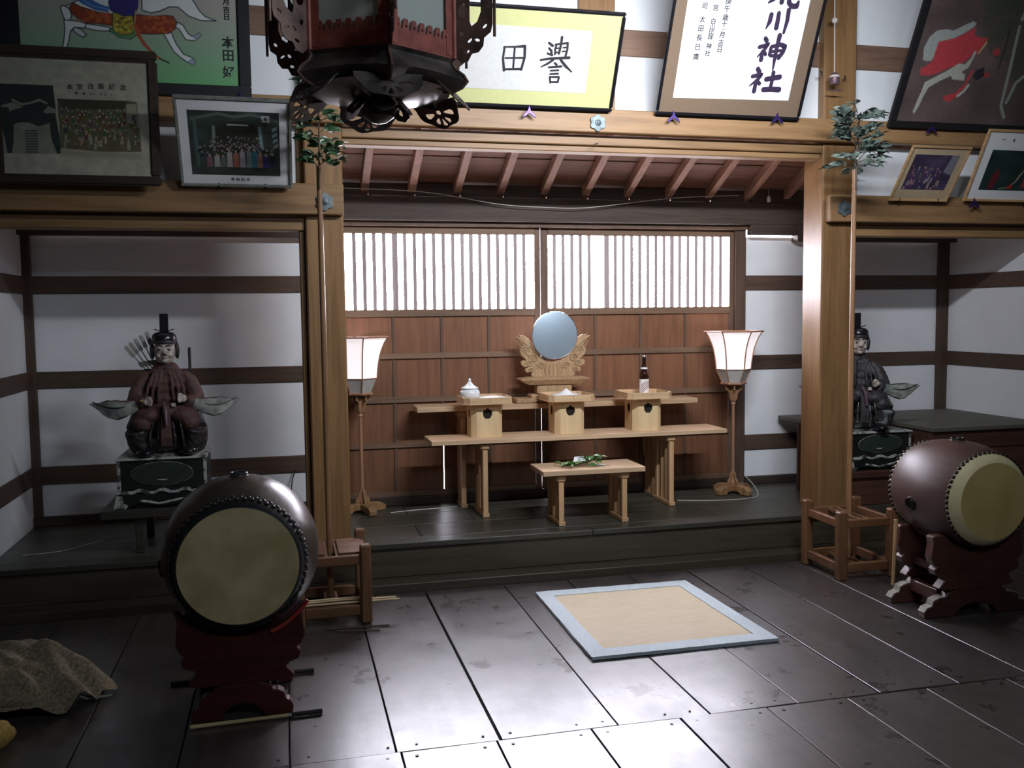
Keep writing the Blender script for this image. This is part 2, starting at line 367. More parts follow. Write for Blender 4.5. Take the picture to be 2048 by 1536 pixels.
# ================================================================== SETTING
XL, XR, YB = -1.50, 4.88, 6.07
fl = struct('floor')
box('subfloor', M_step, (XL - .1, XR + .1, -2.7, 5.03, -0.08, -0.036), fl, 0)
far = [-1.5, -1.12, -0.75, -0.39, -0.024, 0.333, 0.70, 1.14, 1.505, 1.868, 2.226, 2.585, 2.93, 3.28, 3.66, 4.02, 4.45, 4.88]
near = [-1.5, -1.12, -0.76, -0.386, -0.022, 0.348, 0.685, 1.034, 1.38, 1.735, 2.075, 2.43, 2.80, 3.16, 3.52, 3.9, 4.3, 4.88]
for row, (y0, y1) in ((far, (3.098, 4.915)), (near, (1.2, 3.094)), (near, (-0.7, 1.196)), (near, (-2.6, -0.704))):
    for k in range(len(row) - 1):
        g0 = 0.0035 if not (row is far and k == 6) else 0.008
        mb = MB(); dz = rnd.uniform(-0.0015, 0.0015); tilt = rnd.uniform(-0.0012, 0.0012)
        x0, x1 = row[k] + (0.007 if row is far and k in (6,) else 0.0028), row[k + 1] - 0.0028
        mb.box(x0, x1, y0, y1, -0.036, 0.0)
        mb.v = [(x, y, z + dz + (tilt if x > x0 + .01 else -tilt) if z > -0.01 else z) for x, y, z in mb.v]
        mb.build('floor_board', M_floor, fl, bevel=0.0016)
# nail heads along the board ends
nm = MB()
for k in range(3, 13):
    for xx in (near[k] + .05, near[k + 1] - .05):
        nm.lathe([(0.006, 0.0), (0.006, 0.0022)], (xx, 3.055, 0), 8)
        nm.lathe([(0.005, 0.0), (0.005, 0.0022)], (xx + .01, 3.14, 0), 8)
nm.build('board_nails', M_tack, fl, kind='stuff')
pf = struct('raised_platform')
box('base_strip', M_step, (XL, XR, 4.93, 5.045, -0.03, 0.046), pf, 0.004)
box('step_face_board', M_step, (XL, XR, 5.045, 5.075, 0.055, 0.212), pf, 0.002)
box('underfloor_board', M_dark, (XL, XR, 5.046, 5.09, -0.08, 0.052), pf, 0)
box('platform_core', M_dark, (XL, XR, 5.091, YB + .05, -0.08, 0.214), pf, 0)
ys = [5.03, 5.15, 5.46, 5.77, 6.07]
for k in range(4):
    for x0, x1 in (((XL, 0.72), (0.72, 2.55), (2.55, XR)) if k % 2 else ((XL, 1.1), (1.1, XR))) if k else ((XL, 1.7), (1.7, XR)):
        box('floor_board', M_plat, (x0 + .0015, x1 - .0015, ys[k] + .0015, ys[k + 1] - .0015, 0.215, 0.246), pf, 0.003)
# pillars
tn = [0]
def trim(mat, b6, label, bevel=0.005, **kw):
    tn[0] += 1
    o = box('trim_%d' % tn[0], mat, b6, None, bevel, label=label); o['kind'] = 'structure'
    return o
PL = trim(M_post, (0.125, 0.328, 5.14, 5.35, 0.246, 3.95), 'left square wooden pillar at the altar opening', 0.008)
PR = trim(M_post, (3.225, 3.448, 5.14, 5.36, 0.246, 3.95), 'right square wooden pillar at the altar opening', 0.008)
trim(M_post, (0.092, 0.123, 5.18, 5.30, 0.246, 1.955), 'thin jamb board left of the left pillar')
# long horizontal beams
trim(M_beam, (XL, XR, 5.075, 5.14, 2.515, 2.645), 'upper tie beam running the full width above the altar opening')
trim(M_beam, (XL, 0.328, 5.085, 5.14, 2.035, 2.197), 'lower tie beam over the left alcove')
trim(M_beam, (3.243, XR, 5.085, 5.14, 2.035, 2.197), 'lower tie beam over the right alcove')
trim(M_beam, (0.328, 3.225, 5.15, 5.285, 2.455, 2.512), 'lintel under the upper tie beam')
trim(M_beam, (0.328, 3.225, 5.17, 5.27, 2.420, 2.454), 'pale groove strip under the lintel')
trim(M_beam, (XL, 0.125, 5.165, 5.27, 1.955, 2.03), 'grooved lintel over the left alcove')
trim(M_beam, (3.448, XR, 5.165, 5.27, 1.955, 2.03), 'grooved lintel over the right alcove')
# wall above the openings
wf = struct('wall_front')
for x0, x1, z0, z1 in ((XL, 0.125, 2.645, 3.95), (0.328, 1.70, 2.645, 3.95), (1.88, 3.225, 2.645, 3.95), (3.448, XR, 2.645, 3.95), (XL, 0.125, 2.03, 2.515), (3.448, XR, 2.03, 2.515)):
    box('plaster_panel', M_plaster, (x0, x1, 5.205, 5.25, z0, z1), wf, 0)
box('strut', M_post, (1.68, 1.90, 5.185, 5.27, 2.645, 3.95), wf)
for x0, x1 in ((XL, 0.125), (0.328, 1.68), (1.90, 3.225), (3.448, XR)):
    box('rail', M_railu, (x0, x1, 5.19, 5.27, 2.978, 3.128), wf)
box('strut', M_post, (0.09, 0.125, 5.19, 5.26, 2.197, 2.515), wf)
# back wall: timber frame with plaster between
bw = struct('wall_back')
for x0, x1 in ((XL, 0.34), (3.20, XR)):
    for z0, z1 in ((0.30, 0.495), (0.605, 1.078), (1.18, 1.645), (1.75, 2.022)):
        box('plaster_panel', M_plaster, (x0, x1, YB + .012, YB + .05, z0, z1), bw, 0)
    for z0, z1 in ((0.495, 0.605), (1.078, 1.18), (1.645, 1.75)):
        box('rail', M_rail, (x0, x1, YB, YB + .06, z0, z1), bw, 0.004)
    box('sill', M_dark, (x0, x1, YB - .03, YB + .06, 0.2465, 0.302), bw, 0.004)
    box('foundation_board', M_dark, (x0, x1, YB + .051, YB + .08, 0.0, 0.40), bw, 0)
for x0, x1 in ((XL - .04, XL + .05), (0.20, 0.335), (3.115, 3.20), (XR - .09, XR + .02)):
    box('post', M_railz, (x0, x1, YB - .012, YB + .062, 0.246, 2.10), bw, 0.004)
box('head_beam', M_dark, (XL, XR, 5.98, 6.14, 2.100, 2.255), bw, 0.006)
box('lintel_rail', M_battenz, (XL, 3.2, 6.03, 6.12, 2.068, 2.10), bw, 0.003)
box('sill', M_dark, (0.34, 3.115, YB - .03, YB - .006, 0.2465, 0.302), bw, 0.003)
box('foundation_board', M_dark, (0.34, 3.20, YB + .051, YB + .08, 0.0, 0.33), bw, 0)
# side walls of the two alcoves and of the hall
for nm_, xa, xb, s in (('wall_left', XL - .06, XL, 1), ('wall_right', XR, XR + .06, -1)):
    w = struct(nm_)
    for z0, z1 in ((0.0, 0.495), (0.605, 1.078), (1.18, 1.645), (1.75, 2.25)):
        box('plaster_panel', M_plaster, (xa, xb, 5.25, YB + .05, z0, z1), w, 0)
    for z0, z1 in ((0.495, 0.605), (1.078, 1.18), (1.645, 1.75)):
        box('rail', M_rail, (xa if s < 0 else xa, xb, 5.25, YB, z0, z1), w, 0)
        box('rail_face', M_rail, ((XL, XL + .012) if s > 0 else (XR - .012, XR)) + (5.25, YB, z0, z1), w, 0.003)
    box('plaster_panel', M_plaster, (xa, xb, 5.14, YB, 2.25, 3.95), w, 0)
    box('post', M_railz, (xa, xb, 5.10, 5.25, 0.0, 3.95), w, 0.004)
    box('board_panel', M_rail, (xa, xb, -2.7, 5.10, 1.9, 3.95), w, 0)
    box('board_panel', M_rail, (xa, xb, -2.7, 5.10, -0.08, 1.9), w, 0)
wr = struct('wall_entrance')
box('board_panel', M_rail, (XL, 0.3, -2.76, -2.70, -0.08, 3.95), wr, 0)
box('board_panel', M_rail, (3.7, XR, -2.76, -2.70, -0.08, 3.95), wr, 0)
box('board_panel', M_rail, (0.3, 3.7, -2.76, -2.70, -0.08, 3.95), wr, 0)  # added to shut the entrance opening and keep sky light out
# ceilings
ce = struct('ceiling')
box('ceiling_board', M_dark, (XL - .1, XR + .1, -2.76, 5.3, 3.95, 4.0), ce, 0)
sl = 0.475                       # fall of the rafters towards the back and out as eaves
def rz(y): return 2.275 + (6.0 - y) * sl
rf = struct('roof')
for x in [-1.25, -0.95, -0.66, -0.37, -0.08, 0.222, 0.518, 0.816, 1.112, 1.400, 1.694, 1.985, 2.28, 2.58, 2.88, 3.175, 3.47, 3.77, 4.06, 4.36, 4.66]:
    m = MB(); w = 0.024
    m.add([(x - w, 5.29, rz(5.29)), (x + w, 5.29, rz(5.29)), (x + w, 6.33, rz(6.33)), (x - w, 6.33, rz(6.33)),
           (x - w, 5.29, rz(5.29) + .065), (x + w, 5.29, rz(5.29) + .065), (x + w, 6.33, rz(6.33) + .065), (x - w, 6.33, rz(6.33) + .065)],
          [(0, 3, 2, 1), (4, 5, 6, 7), (0, 1, 5, 4), (1, 2, 6, 5), (2, 3, 7, 6), (3, 0, 4, 7)])
    m.build('rafter', M_raft, rf, bevel=0.003)
for k, (y0, y1) in enumerate(((5.262, 5.50), (5.50, 5.74), (5.74, 5.985), (5.987, 6.36))):
    m = MB(); d = .066 + (0.006 if k % 2 else 0)
    m.add([(XL, y0, rz(y0) + d), (XR, y0, rz(y0) + d), (XR, y1, rz(y1) + d), (XL, y1, rz(y1) + d),
           (XL, y0, rz(y0) + d + .02), (XR, y0, rz(y0) + d + .02), (XR, y1, rz(y1) + d + .02), (XL, y1, rz(y1) + d + .02)],
          [(0, 3, 2, 1), (4, 5, 6, 7), (0, 1, 5, 4), (1, 2, 6, 5), (2, 3, 7, 6), (3, 0, 4, 7)])
    m.build('roof_board', M_roofb, rf)
rx = [-1.25, -0.95, -0.66, -0.37, -0.08, 0.222, 0.518, 0.816, 1.112, 1.400, 1.694, 1.985, 2.28, 2.58, 2.88, 3.175, 3.47, 3.77, 4.06, 4.36, 4.66]
for k in range(len(rx) - 1):
    gap = 0.0 if not 5 <= k <= 14 else (0.007, .004, .001, .006, .002, .003, .0055, .0, .0, .005, .004)[k - 5]
    box('bay_filler_board', M_dark, (rx[k] + .025, rx[k + 1] - .025, 6.0, 6.018, 2.256, rz(6.0) + .0645 - gap), rf, 0)
box('bay_closing_board', M_dark, (XL, 0.34, 5.985, 6.069, 1.99, 2.42), rf, 0)
box('bay_closing_board', M_dark, (3.201, 3.56, 5.985, 6.05, 2.031, 2.42), rf, 0)
box('bay_closing_board', M_dark, (3.561, XR, 5.985, 6.069, 1.99, 2.42), rf, 0)
# partitions between centre bay and alcoves above eye level are open; sliding lattice doors in the back wall
def door(n, x0, x1, yo, stiles):
    d = struct('door_%d' % n)
    y0, y1 = YB + yo, YB + yo + .03
    for a, b in stiles: box('stile', M_battenz, (a, b, y0, y1, 0.285, 2.068), d, 0.002)
    xa, xb = stiles[0][1], stiles[-1][0]
    for z0, z1 in ((2.022, 2.068), (1.485, 1.531), (1.21, 1.247), (0.922, 0.960), (0.625, 0.655), (0.30, 0.335)):
        box('rail', M_batten, (xa, xb, y0 - .004, y1 - .004, z0, z1), d, 0.002)
    # planks under the lattice
    ks = 4; wdt = (xb - xa) / ks
    for r_, (z0, z1) in enumerate(((1.247, 1.485), (0.960, 1.21), (0.655, 0.922), (0.335, 0.625))):
        for k in range(ks):
            g_ = .005 if (n == 1 and r_ == 3 and k == 2) else .001
            box('plank', M_door, (xa + k * wdt + g_, xa + (k + 1) * wdt - .001, y0 + .012, y1 - .004, z0 - .003, z1 + .003), d, 0.0012)
    for k in range(1, ks):
        box('batten', M_battenz, (xa + k * wdt - .009, xa + k * wdt + .009, y0 + .004, y1 - .004, 0.655 if (n == 1 and k == 2) else 0.335, 1.485), d, 0.001)
    return d, xa, xb, y0, y1
d1, xa, xb, y0, y1 = door(1, 0.34, 1.682, 0.0, ((0.34, 0.372), (1.645, 1.6845)))
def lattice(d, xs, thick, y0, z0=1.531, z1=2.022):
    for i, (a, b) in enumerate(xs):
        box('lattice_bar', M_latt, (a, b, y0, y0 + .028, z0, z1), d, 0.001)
pitch = 0.0638
sl1 = [(0.453 - pitch * i - .002, 0.463 - pitch * i) for i in range(0)]
x = 0.3905; bars = []
g = [0.3905 + i * 0.0645 for i in range(6)]
bars = [(0.372, 0.384)]
for i in range(4): bars.append((0.437 + i * .0637, 0.437 + i * .0637 + .024))
bars.append((0.692, 0.728))
for i in range(7): bars.append((0.7635 + i * .0632, 0.7635 + i * .0632 + .023))
bars.append((1.199, 1.226))
for i in range(6): bars.append((1.2615 + i * .0602, 1.2615 + i * .0602 + .023))
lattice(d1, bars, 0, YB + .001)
d2, xa, xb, y0, y1 = door(2, 1.690, 3.115, 0.008, ((1.690, 1.742), (3.082, 3.115)))
bars = []
for i in range(5): bars.append((1.777 + i * .0617, 1.777 + i * .0617 + .023))
bars.append((2.143, 2.18))
for i in range(7): bars.append((2.214 + i * .0597, 2.214 + i * .0597 + .022))
bars.append((2.628, 2.658))
for i in range(6): bars.append((2.690 + i * .0622, 2.690 + i * .0622 + .023))
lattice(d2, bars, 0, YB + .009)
# outside ground behind the back wall
og = MB().box(-6, 9, 6.2, 14, -0.5, -0.45).build('outside_ground', plain('pale_gravel', (0.55, 0.54, 0.52), 0.9), None); og['kind'] = 'structure'
# low dais in the right alcove
da = struct('alcove_dais')
box('dais_top', M_daist, (3.98, XR, 5.055, YB - .03, 0.715, 0.742), da, 0.003)
box('dais_front_board', M_dais, (3.99, XR, 5.075, 5.10, 0.60, 0.715), da, 0.003)
box('dais_front_board', M_dais, (3.99, XR, 5.08, 5.10, 0.248, 0.595), da, 0.003)
box('dais_side_board', M_dais, (3.99, 4.01, 5.10, YB - .03, 0.248, 0.715), da, 0.002)
box('dais_top', M_daist, (3.45, 3.979, 5.74, YB - .03, 0.715, 0.742), da, 0.003)
box('dais_front_board', M_dais, (3.45, 3.975, 5.76, 5.78, 0.248, 0.715), da, 0.003)
# ================================================================== ALTAR FURNITURE
PZ = 0.2465
def altar_table(name, label, x0, x1, y0, y1, ztop, th, lx, leg=0.032, group=None, ncross=True):
    t = thing(name, label, 'table', ((x0 + x1) / 2, (y0 + y1) / 2, PZ), group)
    box('tabletop', M_altar, (x0, x1, y0, y1, ztop - th, ztop), t, 0.003)
    ya, yb = y0 + .03, y1 - .03
    for i, lxx in enumerate(lx):
        box('foot_rail', M_altarz, (lxx - leg / 2 - .004, lxx + leg / 2 + .004, ya - .012, yb + .012, PZ + .001, PZ + .026), t, 0.002)
        box('top_rail', M_altarz, (lxx - .032, lxx + .032, ya - .005, yb + .005, ztop - th - .045, ztop - th - .0005), t, 0.012)
        for k in range(4):
            yc = ya + leg / 2 + (yb - ya - leg) * k / 3
            w = leg / 2 if k in (0, 3) else leg * .36
            box('leg', M_altarz, (lxx - w, lxx + w, yc - w, yc + w, PZ + .0262, ztop - th - .0455), t, 0.002)
    return t
altar_table('offering_table', 'long pale wooden eight-legged altar table carrying the three footed trays', 0.84, 2.78, 5.50, 5.80, 0.735, 0.028, (1.175, 2.405), group=None)
altar_table('offering_table', 'higher narrow pale altar table at the back under the round mirror', 0.80, 2.72, 5.815, 6.02, 0.912, 0.034, (1.10, 2.42))
altar_table('offering_table', 'small low pale wooden table in front holding a leafy sprig', 1.437, 2.07, 5.145, 5.45, 0.580, 0.031, (1.555, 1.949))

def oct_pts(cx, cy, w, ch):
    h = w / 2
    return [(cx - h + ch, cy - h), (cx + h - ch, cy - h), (cx + h, cy - h + ch), (cx + h, cy + h - ch), (cx + h - ch, cy + h), (cx - h + ch, cy + h), (cx - h, cy + h - ch), (cx - h, cy - h + ch)]
def sanbo(cx, cy, label):
    z0 = 0.7352
    t = thing('footed_offering_tray', label, 'tray', (cx, cy, z0), 'footed wooden offering trays on the altar table')
    W, ch, th = 0.196, 0.030, 0.007
    zt = z0 + .212
    # base: front/left/right faces with a round jewel shaped hole, thin chamfer faces
    hw = W / 2
    hole = [(0.026 * math.sin(a) * (1.0 if math.cos(a) < .3 else 1.0), 0.140 + (0.030 if math.cos(a) > 0 else .036) * math.cos(a) * (1.0)) for a in [2 * PI * i / 20 for i in range(20)]]
    hole = [(-.030, .150), (-.026, .168), (-.012, .172), (-.006, .180), (.006, .180), (.012, .172), (.026, .168), (.030, .150), (.026, .132), (.014, .116), (-.014, .116), (-.026, .132)]
    fw = hw - ch
    rect = [(-fw, 0), (fw, 0), (fw, .212), (-fw, .212)]
    for nm_, ang in (('front_panel', 0), ('side_panel', -90), ('side_panel', 90), ('back_panel', 180)):
        M = Matrix.Translation((cx, cy, z0)) @ Matrix.Rotation(R(ang), 4, 'Z') @ XZ(0, -hw + th / 2, 0)
        plate(nm_, M_cyp, rect, [hole] if ang != 180 else [], th, M, t)
    for k in range(4):
        a = PI / 2 * k
        M = Matrix.Translation((cx, cy, z0)) @ Matrix.Rotation(a + PI / 4, 4, 'Z')
        m = MB(); L = ch * math.sqrt(2) / 2; d = (hw - ch / 2) * math.sqrt(2)
        m.box(-L, L, -d, -d + th, 0, .212, M); m.build('corner_panel', M_cyp, t)
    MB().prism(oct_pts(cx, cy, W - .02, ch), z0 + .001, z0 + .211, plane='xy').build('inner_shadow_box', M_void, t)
    # tray
    T, tc = 0.302, 0.032
    MB().prism(oct_pts(cx, cy, T - .004, tc), zt, zt + .006, plane='xy').build('tray_base', M_cypx, t)
    m = MB(); o, i_ = oct_pts(cx, cy, T, tc), oct_pts(cx, cy, T - .014, tc - .003)
    n = 8; m.add([(x, y, z) for z in (zt, zt + .038) for x, y in o] + [(x, y, z) for z in (zt + .0055, zt + .038) for x, y in i_],
                 [(k, (k + 1) % n, n + (k + 1) % n, n + k) for k in range(n)] + [(2 * n + k, 3 * n + k, 3 * n + (k + 1) % n, 2 * n + (k + 1) % n) for k in range(n)]
                 + [(n + k, n + (k + 1) % n, 3 * n + (k + 1) % n, 3 * n + k) for k in range(n)] + [(k, 2 * n + k, 2 * n + (k + 1) % n, (k + 1) % n) for k in range(n)])
    m.build('tray_rim', M_cypx, t)
    box('rim_joint', M_lampgold, (cx + .004, cx + .0065, cy - T / 2 - .0006, cy - T / 2 + .001, zt + .008, zt + .036), t, 0)
    MB().prism(oct_pts(cx, cy, T + .012, tc + .002), zt - .003, zt - .0005, plane='xy').build('tray_lip', M_cypx, t)
    return zt + .006
zt = sanbo(1.205, 5.685, 'footed octagonal wooden tray at the left with the lidded porcelain jar on it')
sanbo(1.742, 5.685, 'middle footed octagonal wooden tray with the heap of white salt')
sanbo(2.262, 5.675, 'footed octagonal wooden tray at the right with the brown bottle in it')
# lidded jar
jx, jy = 1.118, 5.70
j = thing('lidded_jar', 'white porcelain jar with pointed knob lid on the left offering tray', 'jar', (jx, jy, zt))
prof = [(0.030, 0), (0.034, .003), (0.034, .006), (0.052, .018), (0.062, .036), (0.064, .052), (0.058, .068), (0.047, .077), (0.045, .080), (0.042, .080), (0.042, .070)]
MB().lathe([(r, h + zt + .0004) for r, h in prof], (jx, jy, 0), 32).build('body', M_white, j, True)
prof = [(0.040, .0805), (0.055, .0805), (0.056, .083), (0.050, .087), (0.036, .094), (0.024, .103), (0.014, .115), (0.008, .123), (0.007, .126), (0.010, .131), (0.009, .136), (0.004, .142), (0.001, .144)]
MB().lathe([(r, h + zt + .0008) for r, h in prof], (jx, jy, 0), 32).build('lid', M_white, j, True)
def dish(cx, cy, label, mat, heap, hr, ch_label):
    d = MB().lathe([(0.03, 0), (0.034, .002), (0.06, .007), (0.098, .022), (0.100, .024), (0.096, .0235), (0.06, .010), (0.0, .007)], (0, 0, 0), 36).build('dish', M_white, None, True)
    d.location = (cx, cy, zt + .0006); d['label'] = label; d['category'] = 'dish'
    rr = []; prof = [(0.086, .017), (0.075, .0215), (0.060, .024)] + [(0.045 * (1 - t) + .001, .025 + heap * (t ** .8)) for t in (0.15, .35, .55, .75, .9, 1)]
    for r, h in prof:
        rr.append([(r * math.cos(a) * (1 + .06 * mn.noise(Vector((math.cos(a) * 2, math.sin(a) * 2, h * 40 + cx)))), r * math.sin(a) * (1 + .06 * mn.noise(Vector((math.cos(a) * 2, math.sin(a) * 2, 5 + h * 40)))),
                    h + .002 * mn.noise(Vector((math.cos(a) * 6, math.sin(a) * 6, r * 90)))) for a in [2 * PI * k / 36 for k in range(36)]])
    h = MB().rings(rr).build(ch_label, mat, None, True)
    h.location = (cx, cy, zt + .0006); return h
h = dish(1.255, 5.665, 'white dish of rice beside the lidded jar', M_rice, 0.008, .08, 'rice'); h['label'] = 'low mound of white rice in the left dish'; h['category'] = 'rice'; h['kind'] = 'stuff'
h = dish(1.742, 5.68, 'white dish of salt on the middle tray', M_salt, 0.038, .08, 'salt'); h['label'] = 'pointed heap of white salt in the middle dish'; h['category'] = 'salt'; h['kind'] = 'stuff'
# bottle
bx_, by_ = 2.283, 5.70
b = thing('bottle', 'brown glass bottle with white striped label standing in the right tray', 'bottle', (bx_, by_, zt))
prof = [(0.028, 0), (0.031, .004), (0.031, .118), (0.0305, .135), (0.024, .160), (0.0155, .190), (0.0125, .222), (0.0125, .246), (0.0135, .250), (0.0135, .256), (0.011, .258)]
MB().lathe([(r, h_ + zt + .0005) for r, h_ in prof], (bx_, by_, 0), 32).build('glass_body', M_bottle, b, True)
MB().lathe([(0.0142, .249), (0.0150, .252), (0.0146, .259), (0.012, .2625), (0.0, .2630)], (bx_, by_, zt), 24).build('crown_cap', M_silver, b, True)
MB().lathe([(0.0218, .1735), (0.0195, .1845), (0.0200, .1845), (0.0225, .1735)], (bx_, by_, zt), 24, cap=False).build('neck_label', M_label, b, True)
MB().lathe([(0.0316, .012), (0.0316, .108)], (bx_, by_, zt), 32, cap=False).build('label', M_label, b, True)
sm = MB()
for k in range(5):           # diagonal stripes wrapped on the label
    rr_ = 0.0319
    pts = []
    for q in range(9):
        t = q / 8; a = R(-150) + R(120) * t; h_ = .012 + .013 * k + .055 * t
        if h_ + .006 < .100: pts.append((a, h_))
    vs = [(bx_ + rr_ * math.cos(a), by_ + rr_ * math.sin(a), zt + h_ + d_) for a, h_ in pts for d_ in (0, .0055)]
    sm.add(vs, [(2 * i, 2 * i + 2, 2 * i + 3, 2 * i + 1) for i in range(len(pts) - 1)])
sm.build('label_stripes', M_lred, b)
# round mirror on carved cloud stand
mx, my, mz = 1.72, 5.905, 0.9125
ms = thing('mirror_stand', 'carved pale wooden cloud stand holding the round mirror', 'stand', (mx, my, mz))
for a, w in ((-1, 0), (1, 0)):
    box('base_foot', M_carve, (mx + a * .215 - .055, mx + a * .215 + .055, my - .075, my + .065, mz, mz + .032), ms, 0.006)
box('base_block', M_carve, (mx - .165, mx + .165, my - .06, my + .05, mz + .001, mz + .055), ms, 0.006)
box('base_column', M_carve, (mx - .12, mx + .12, my - .045, my + .04, mz + .0552, mz + .118), ms, 0.008)
MB().add([(mx - .235, my - .075, mz + .150), (mx + .235, my - .075, mz + .150), (mx + .235, my + .065, mz + .150), (mx - .235, my + .065, mz + .150),
          (mx - .175, my - .055, mz + .1182), (mx + .175, my - .055, mz + .1182), (mx + .175, my + .05, mz + .1182), (mx - .175, my + .05, mz + .1182),
          (mx - .235, my - .075, mz + .158), (mx + .235, my - .075, mz + .158), (mx + .235, my + .065, mz + .158), (mx - .235, my + .065, mz + .158),
          (mx - .165, my - .04, mz + .170), (mx + .165, my - .04, mz + .170), (mx + .165, my + .03, mz + .170), (mx - .165, my + .03, mz + .170)],
         [(4, 5, 6, 7), (0, 1, 5, 4), (1, 2, 6, 5), (2, 3, 7, 6), (3, 0, 4, 7), (0, 8, 9, 1), (1, 9, 10, 2), (2, 10, 11, 3), (3, 11, 8, 0), (8, 12, 13, 9), (9, 13, 14, 10), (10, 14, 15, 11), (11, 15, 12, 8), (12, 15, 14, 13)]).build('flared_plate', M_carve, ms)
# body outline (half, mirrored), with curl fringe
half = [(0.0, .171), (.135, .171), (.150, .182), (.142, .196), (.155, .206), (.178, .200), (.190, .212), (.182, .226), (.165, .224), (.172, .240), (.196, .238), (.214, .250),
        (.216, .268), (.200, .276), (.186, .266), (.180, .282), (.196, .296), (.214, .312), (.222, .334), (.220, .356), (.206, .372), (.196, .366), (.202, .390), (.222, .412),
        (.243, .428), (.222, .424), (.206, .420), (.228, .440), (.200, .438), (.172, .420), (.152, .400), (.140, .378), (.128, .340), (.100, .302), (.06, .272), (0, .262)]
outl = half + [(-x_, y_) for x_, y_ in half[::-1][1:-1]]
holes = []
for s in (-1, 1):
    for k in range(4):
        holes.append(ell(s * (.052 + .006 * k), .186 + k * .019, .008, .0045, 8, s * 25))
        holes.append(ell(s * (.084 + .010 * k), .192 + k * .017, .009, .0045, 8, s * 40))
    for k in range(3): holes.append(ell(s * (.118 + .018 * k), .222 + k * .012, .008, .005, 8, s * 35))
plate('carved_cloud_body', M_carve, outl, holes, 0.022, Matrix.Translation((mx, my, mz)) @ XZ(), ms, bev=0.004)
cm = MB()                    # relief scrolls
for s in (-1, 1):
    for (cx_, cz_, r0, tr) in ((.168, .335, .040, 1.6), (.135, .290, .030, 1.5), (.165, .255, .022, 1.4), (.085, .240, .026, 1.5), (.150, .212, .018, 1.3)):
        pts = [(mx + s * (cx_ + r0 * (1 - t / 1.15) * math.cos(t * tr * 2 * PI)), my - .017, mz + cz_ + r0 * (1 - t / 1.15) * math.sin(t * tr * 2 * PI)) for t in [i / 22 for i in range(23)]]
        cm.tube(pts, [.0045 * (1 - .4 * i / 22) + .001 for i in range(23)], 6)
    for k in range(3):
        pts = [(mx + s * (.150 + .01 * k + .075 * t), my - .016, mz + .375 - .014 * k + .06 * t - .02 * t * (1 - t) * 4) for t in (0, .25, .5, .75, 1)]
        cm.tube(pts, [.005, .006, .005, .0035, .001], 6)
for k in range(5):
    cm.tube([(mx - .05 + .025 * k, my - .017, mz + .18), (mx - .06 + .03 * k, my - .018, mz + .215), (mx - .045 + .0225 * k, my - .017, mz + .255)], [.003, .004, .002], 6)
cm.build('relief_scrolls', M_carve, ms, True)
mi = thing('round_mirror', 'round polished metal mirror standing on the carved cloud stand', 'mirror', (mx, my - .045, 1.353))
Mm = Matrix.Translation((mx, my - .050, 1.353)) @ Matrix.Rotation(R(4), 4, 'X') @ Matrix.Rotation(R(2), 4, 'Z')
m = MB().lathe([(0.0, -.006), (0.148, -.006), (0.154, -.004)], (0, 0, 0), 64, 'y'); m.v = [tuple(Mm @ Vector(p)) for p in m.v]; m.build('mirror_disc', M_mirror, mi, True)
m = MB().lathe([(0.1535, -.004), (0.157, -.005), (0.158, .0), (0.157, .006), (0.0, .006)], (0, 0, 0), 64, 'y'); m.v = [tuple(Mm @ Vector(p)) for p in m.v]; m.build('mirror_rim', M_mrim, mi, True)

# ---------------------------------------------------------------- leaf helper
def leaf_mesh(name, L, w, mat, bend=0.15, n=5):
    vs = []; fs = []
    for i in range(n + 1):
        t = i / n; ww = w * (math.sin(PI * min(1, t * 1.02)) ** 0.75) * (1 - .25 * t) * .5
        z = bend * L * (t * (1 - t) * 2 - t * t * .6)
        vs += [(-ww, t * L, z + ww * .25), (0, t * L, z - ww * .1), (ww, t * L, z + ww * .25)]
    for i in range(n):
        a = 3 * i; fs += [(a, a + 1, a + 4, a + 3), (a + 1, a + 2, a + 5, a + 4)]
    me = bpy.data.meshes.new(name); me.from_pydata(vs, [], fs); me.update(); me.materials.append(mat)
    me.shade_smooth(); return me
def put_leaf(me, parent, p, d, roll=0):
    o = bpy.data.objects.new('leaf', me); C.objects.link(o); o.parent = parent
    q = Vector(d).normalized().to_track_quat('Y', 'Z')
    o.rotation_mode = 'QUATERNION'; o.rotation_quaternion = q @ Euler((0, roll, 0)).to_quaternion()
    po = Vector(parent['_o']); o.location = Vector(p) - po; return o
# sprig on the small table
sx, sy, sz = 1.70, 5.28, 0.5805
sp = thing('evergreen_sprig', 'green leafy sprig tied with folded white paper on the small low table', 'sprig', (sx, sy, sz))
lm = leaf_mesh('sprig_leaf', .062, .024, M_leafb, .2)
r2 = random.Random(3)
tw = MB(); tw.tube([(sx - .12, sy - .02, sz + .006), (sx - .04, sy - .03, sz + .014), (sx + .04, sy - .02, sz + .022), (sx + .12, sy + .01, sz + .04), (sx + .15, sy + .03, sz + .022)], [.003, .0035, .004, .0035, .002], 6)
tw.tube([(sx, sy - .028, sz + .016), (sx + .06, sy + .04, sz + .045), (sx + .12, sy + .06, sz + .05)], [.003, .003, .002], 6)
tw.build('twig', M_twig, sp, True)
for i in range(46):
    t = r2.random(); x_ = sx - .11 + .25 * t; hmax = .012 + .045 * max(0, 1 - abs(t - .72) / .4)
    p = (x_, sy - .03 + r2.uniform(-.02, .05), sz + .008 + hmax * r2.random())
    a = r2.uniform(0, 2 * PI); d = (math.cos(a) * .9 + (.25 if t > .5 else -.5), math.sin(a) * .7 - .1, r2.uniform(-.12, .35) if p[2] > sz + .02 else r2.uniform(.0, .25))
    put_leaf(lm, sp, p, d, r2.uniform(-.9, .9))
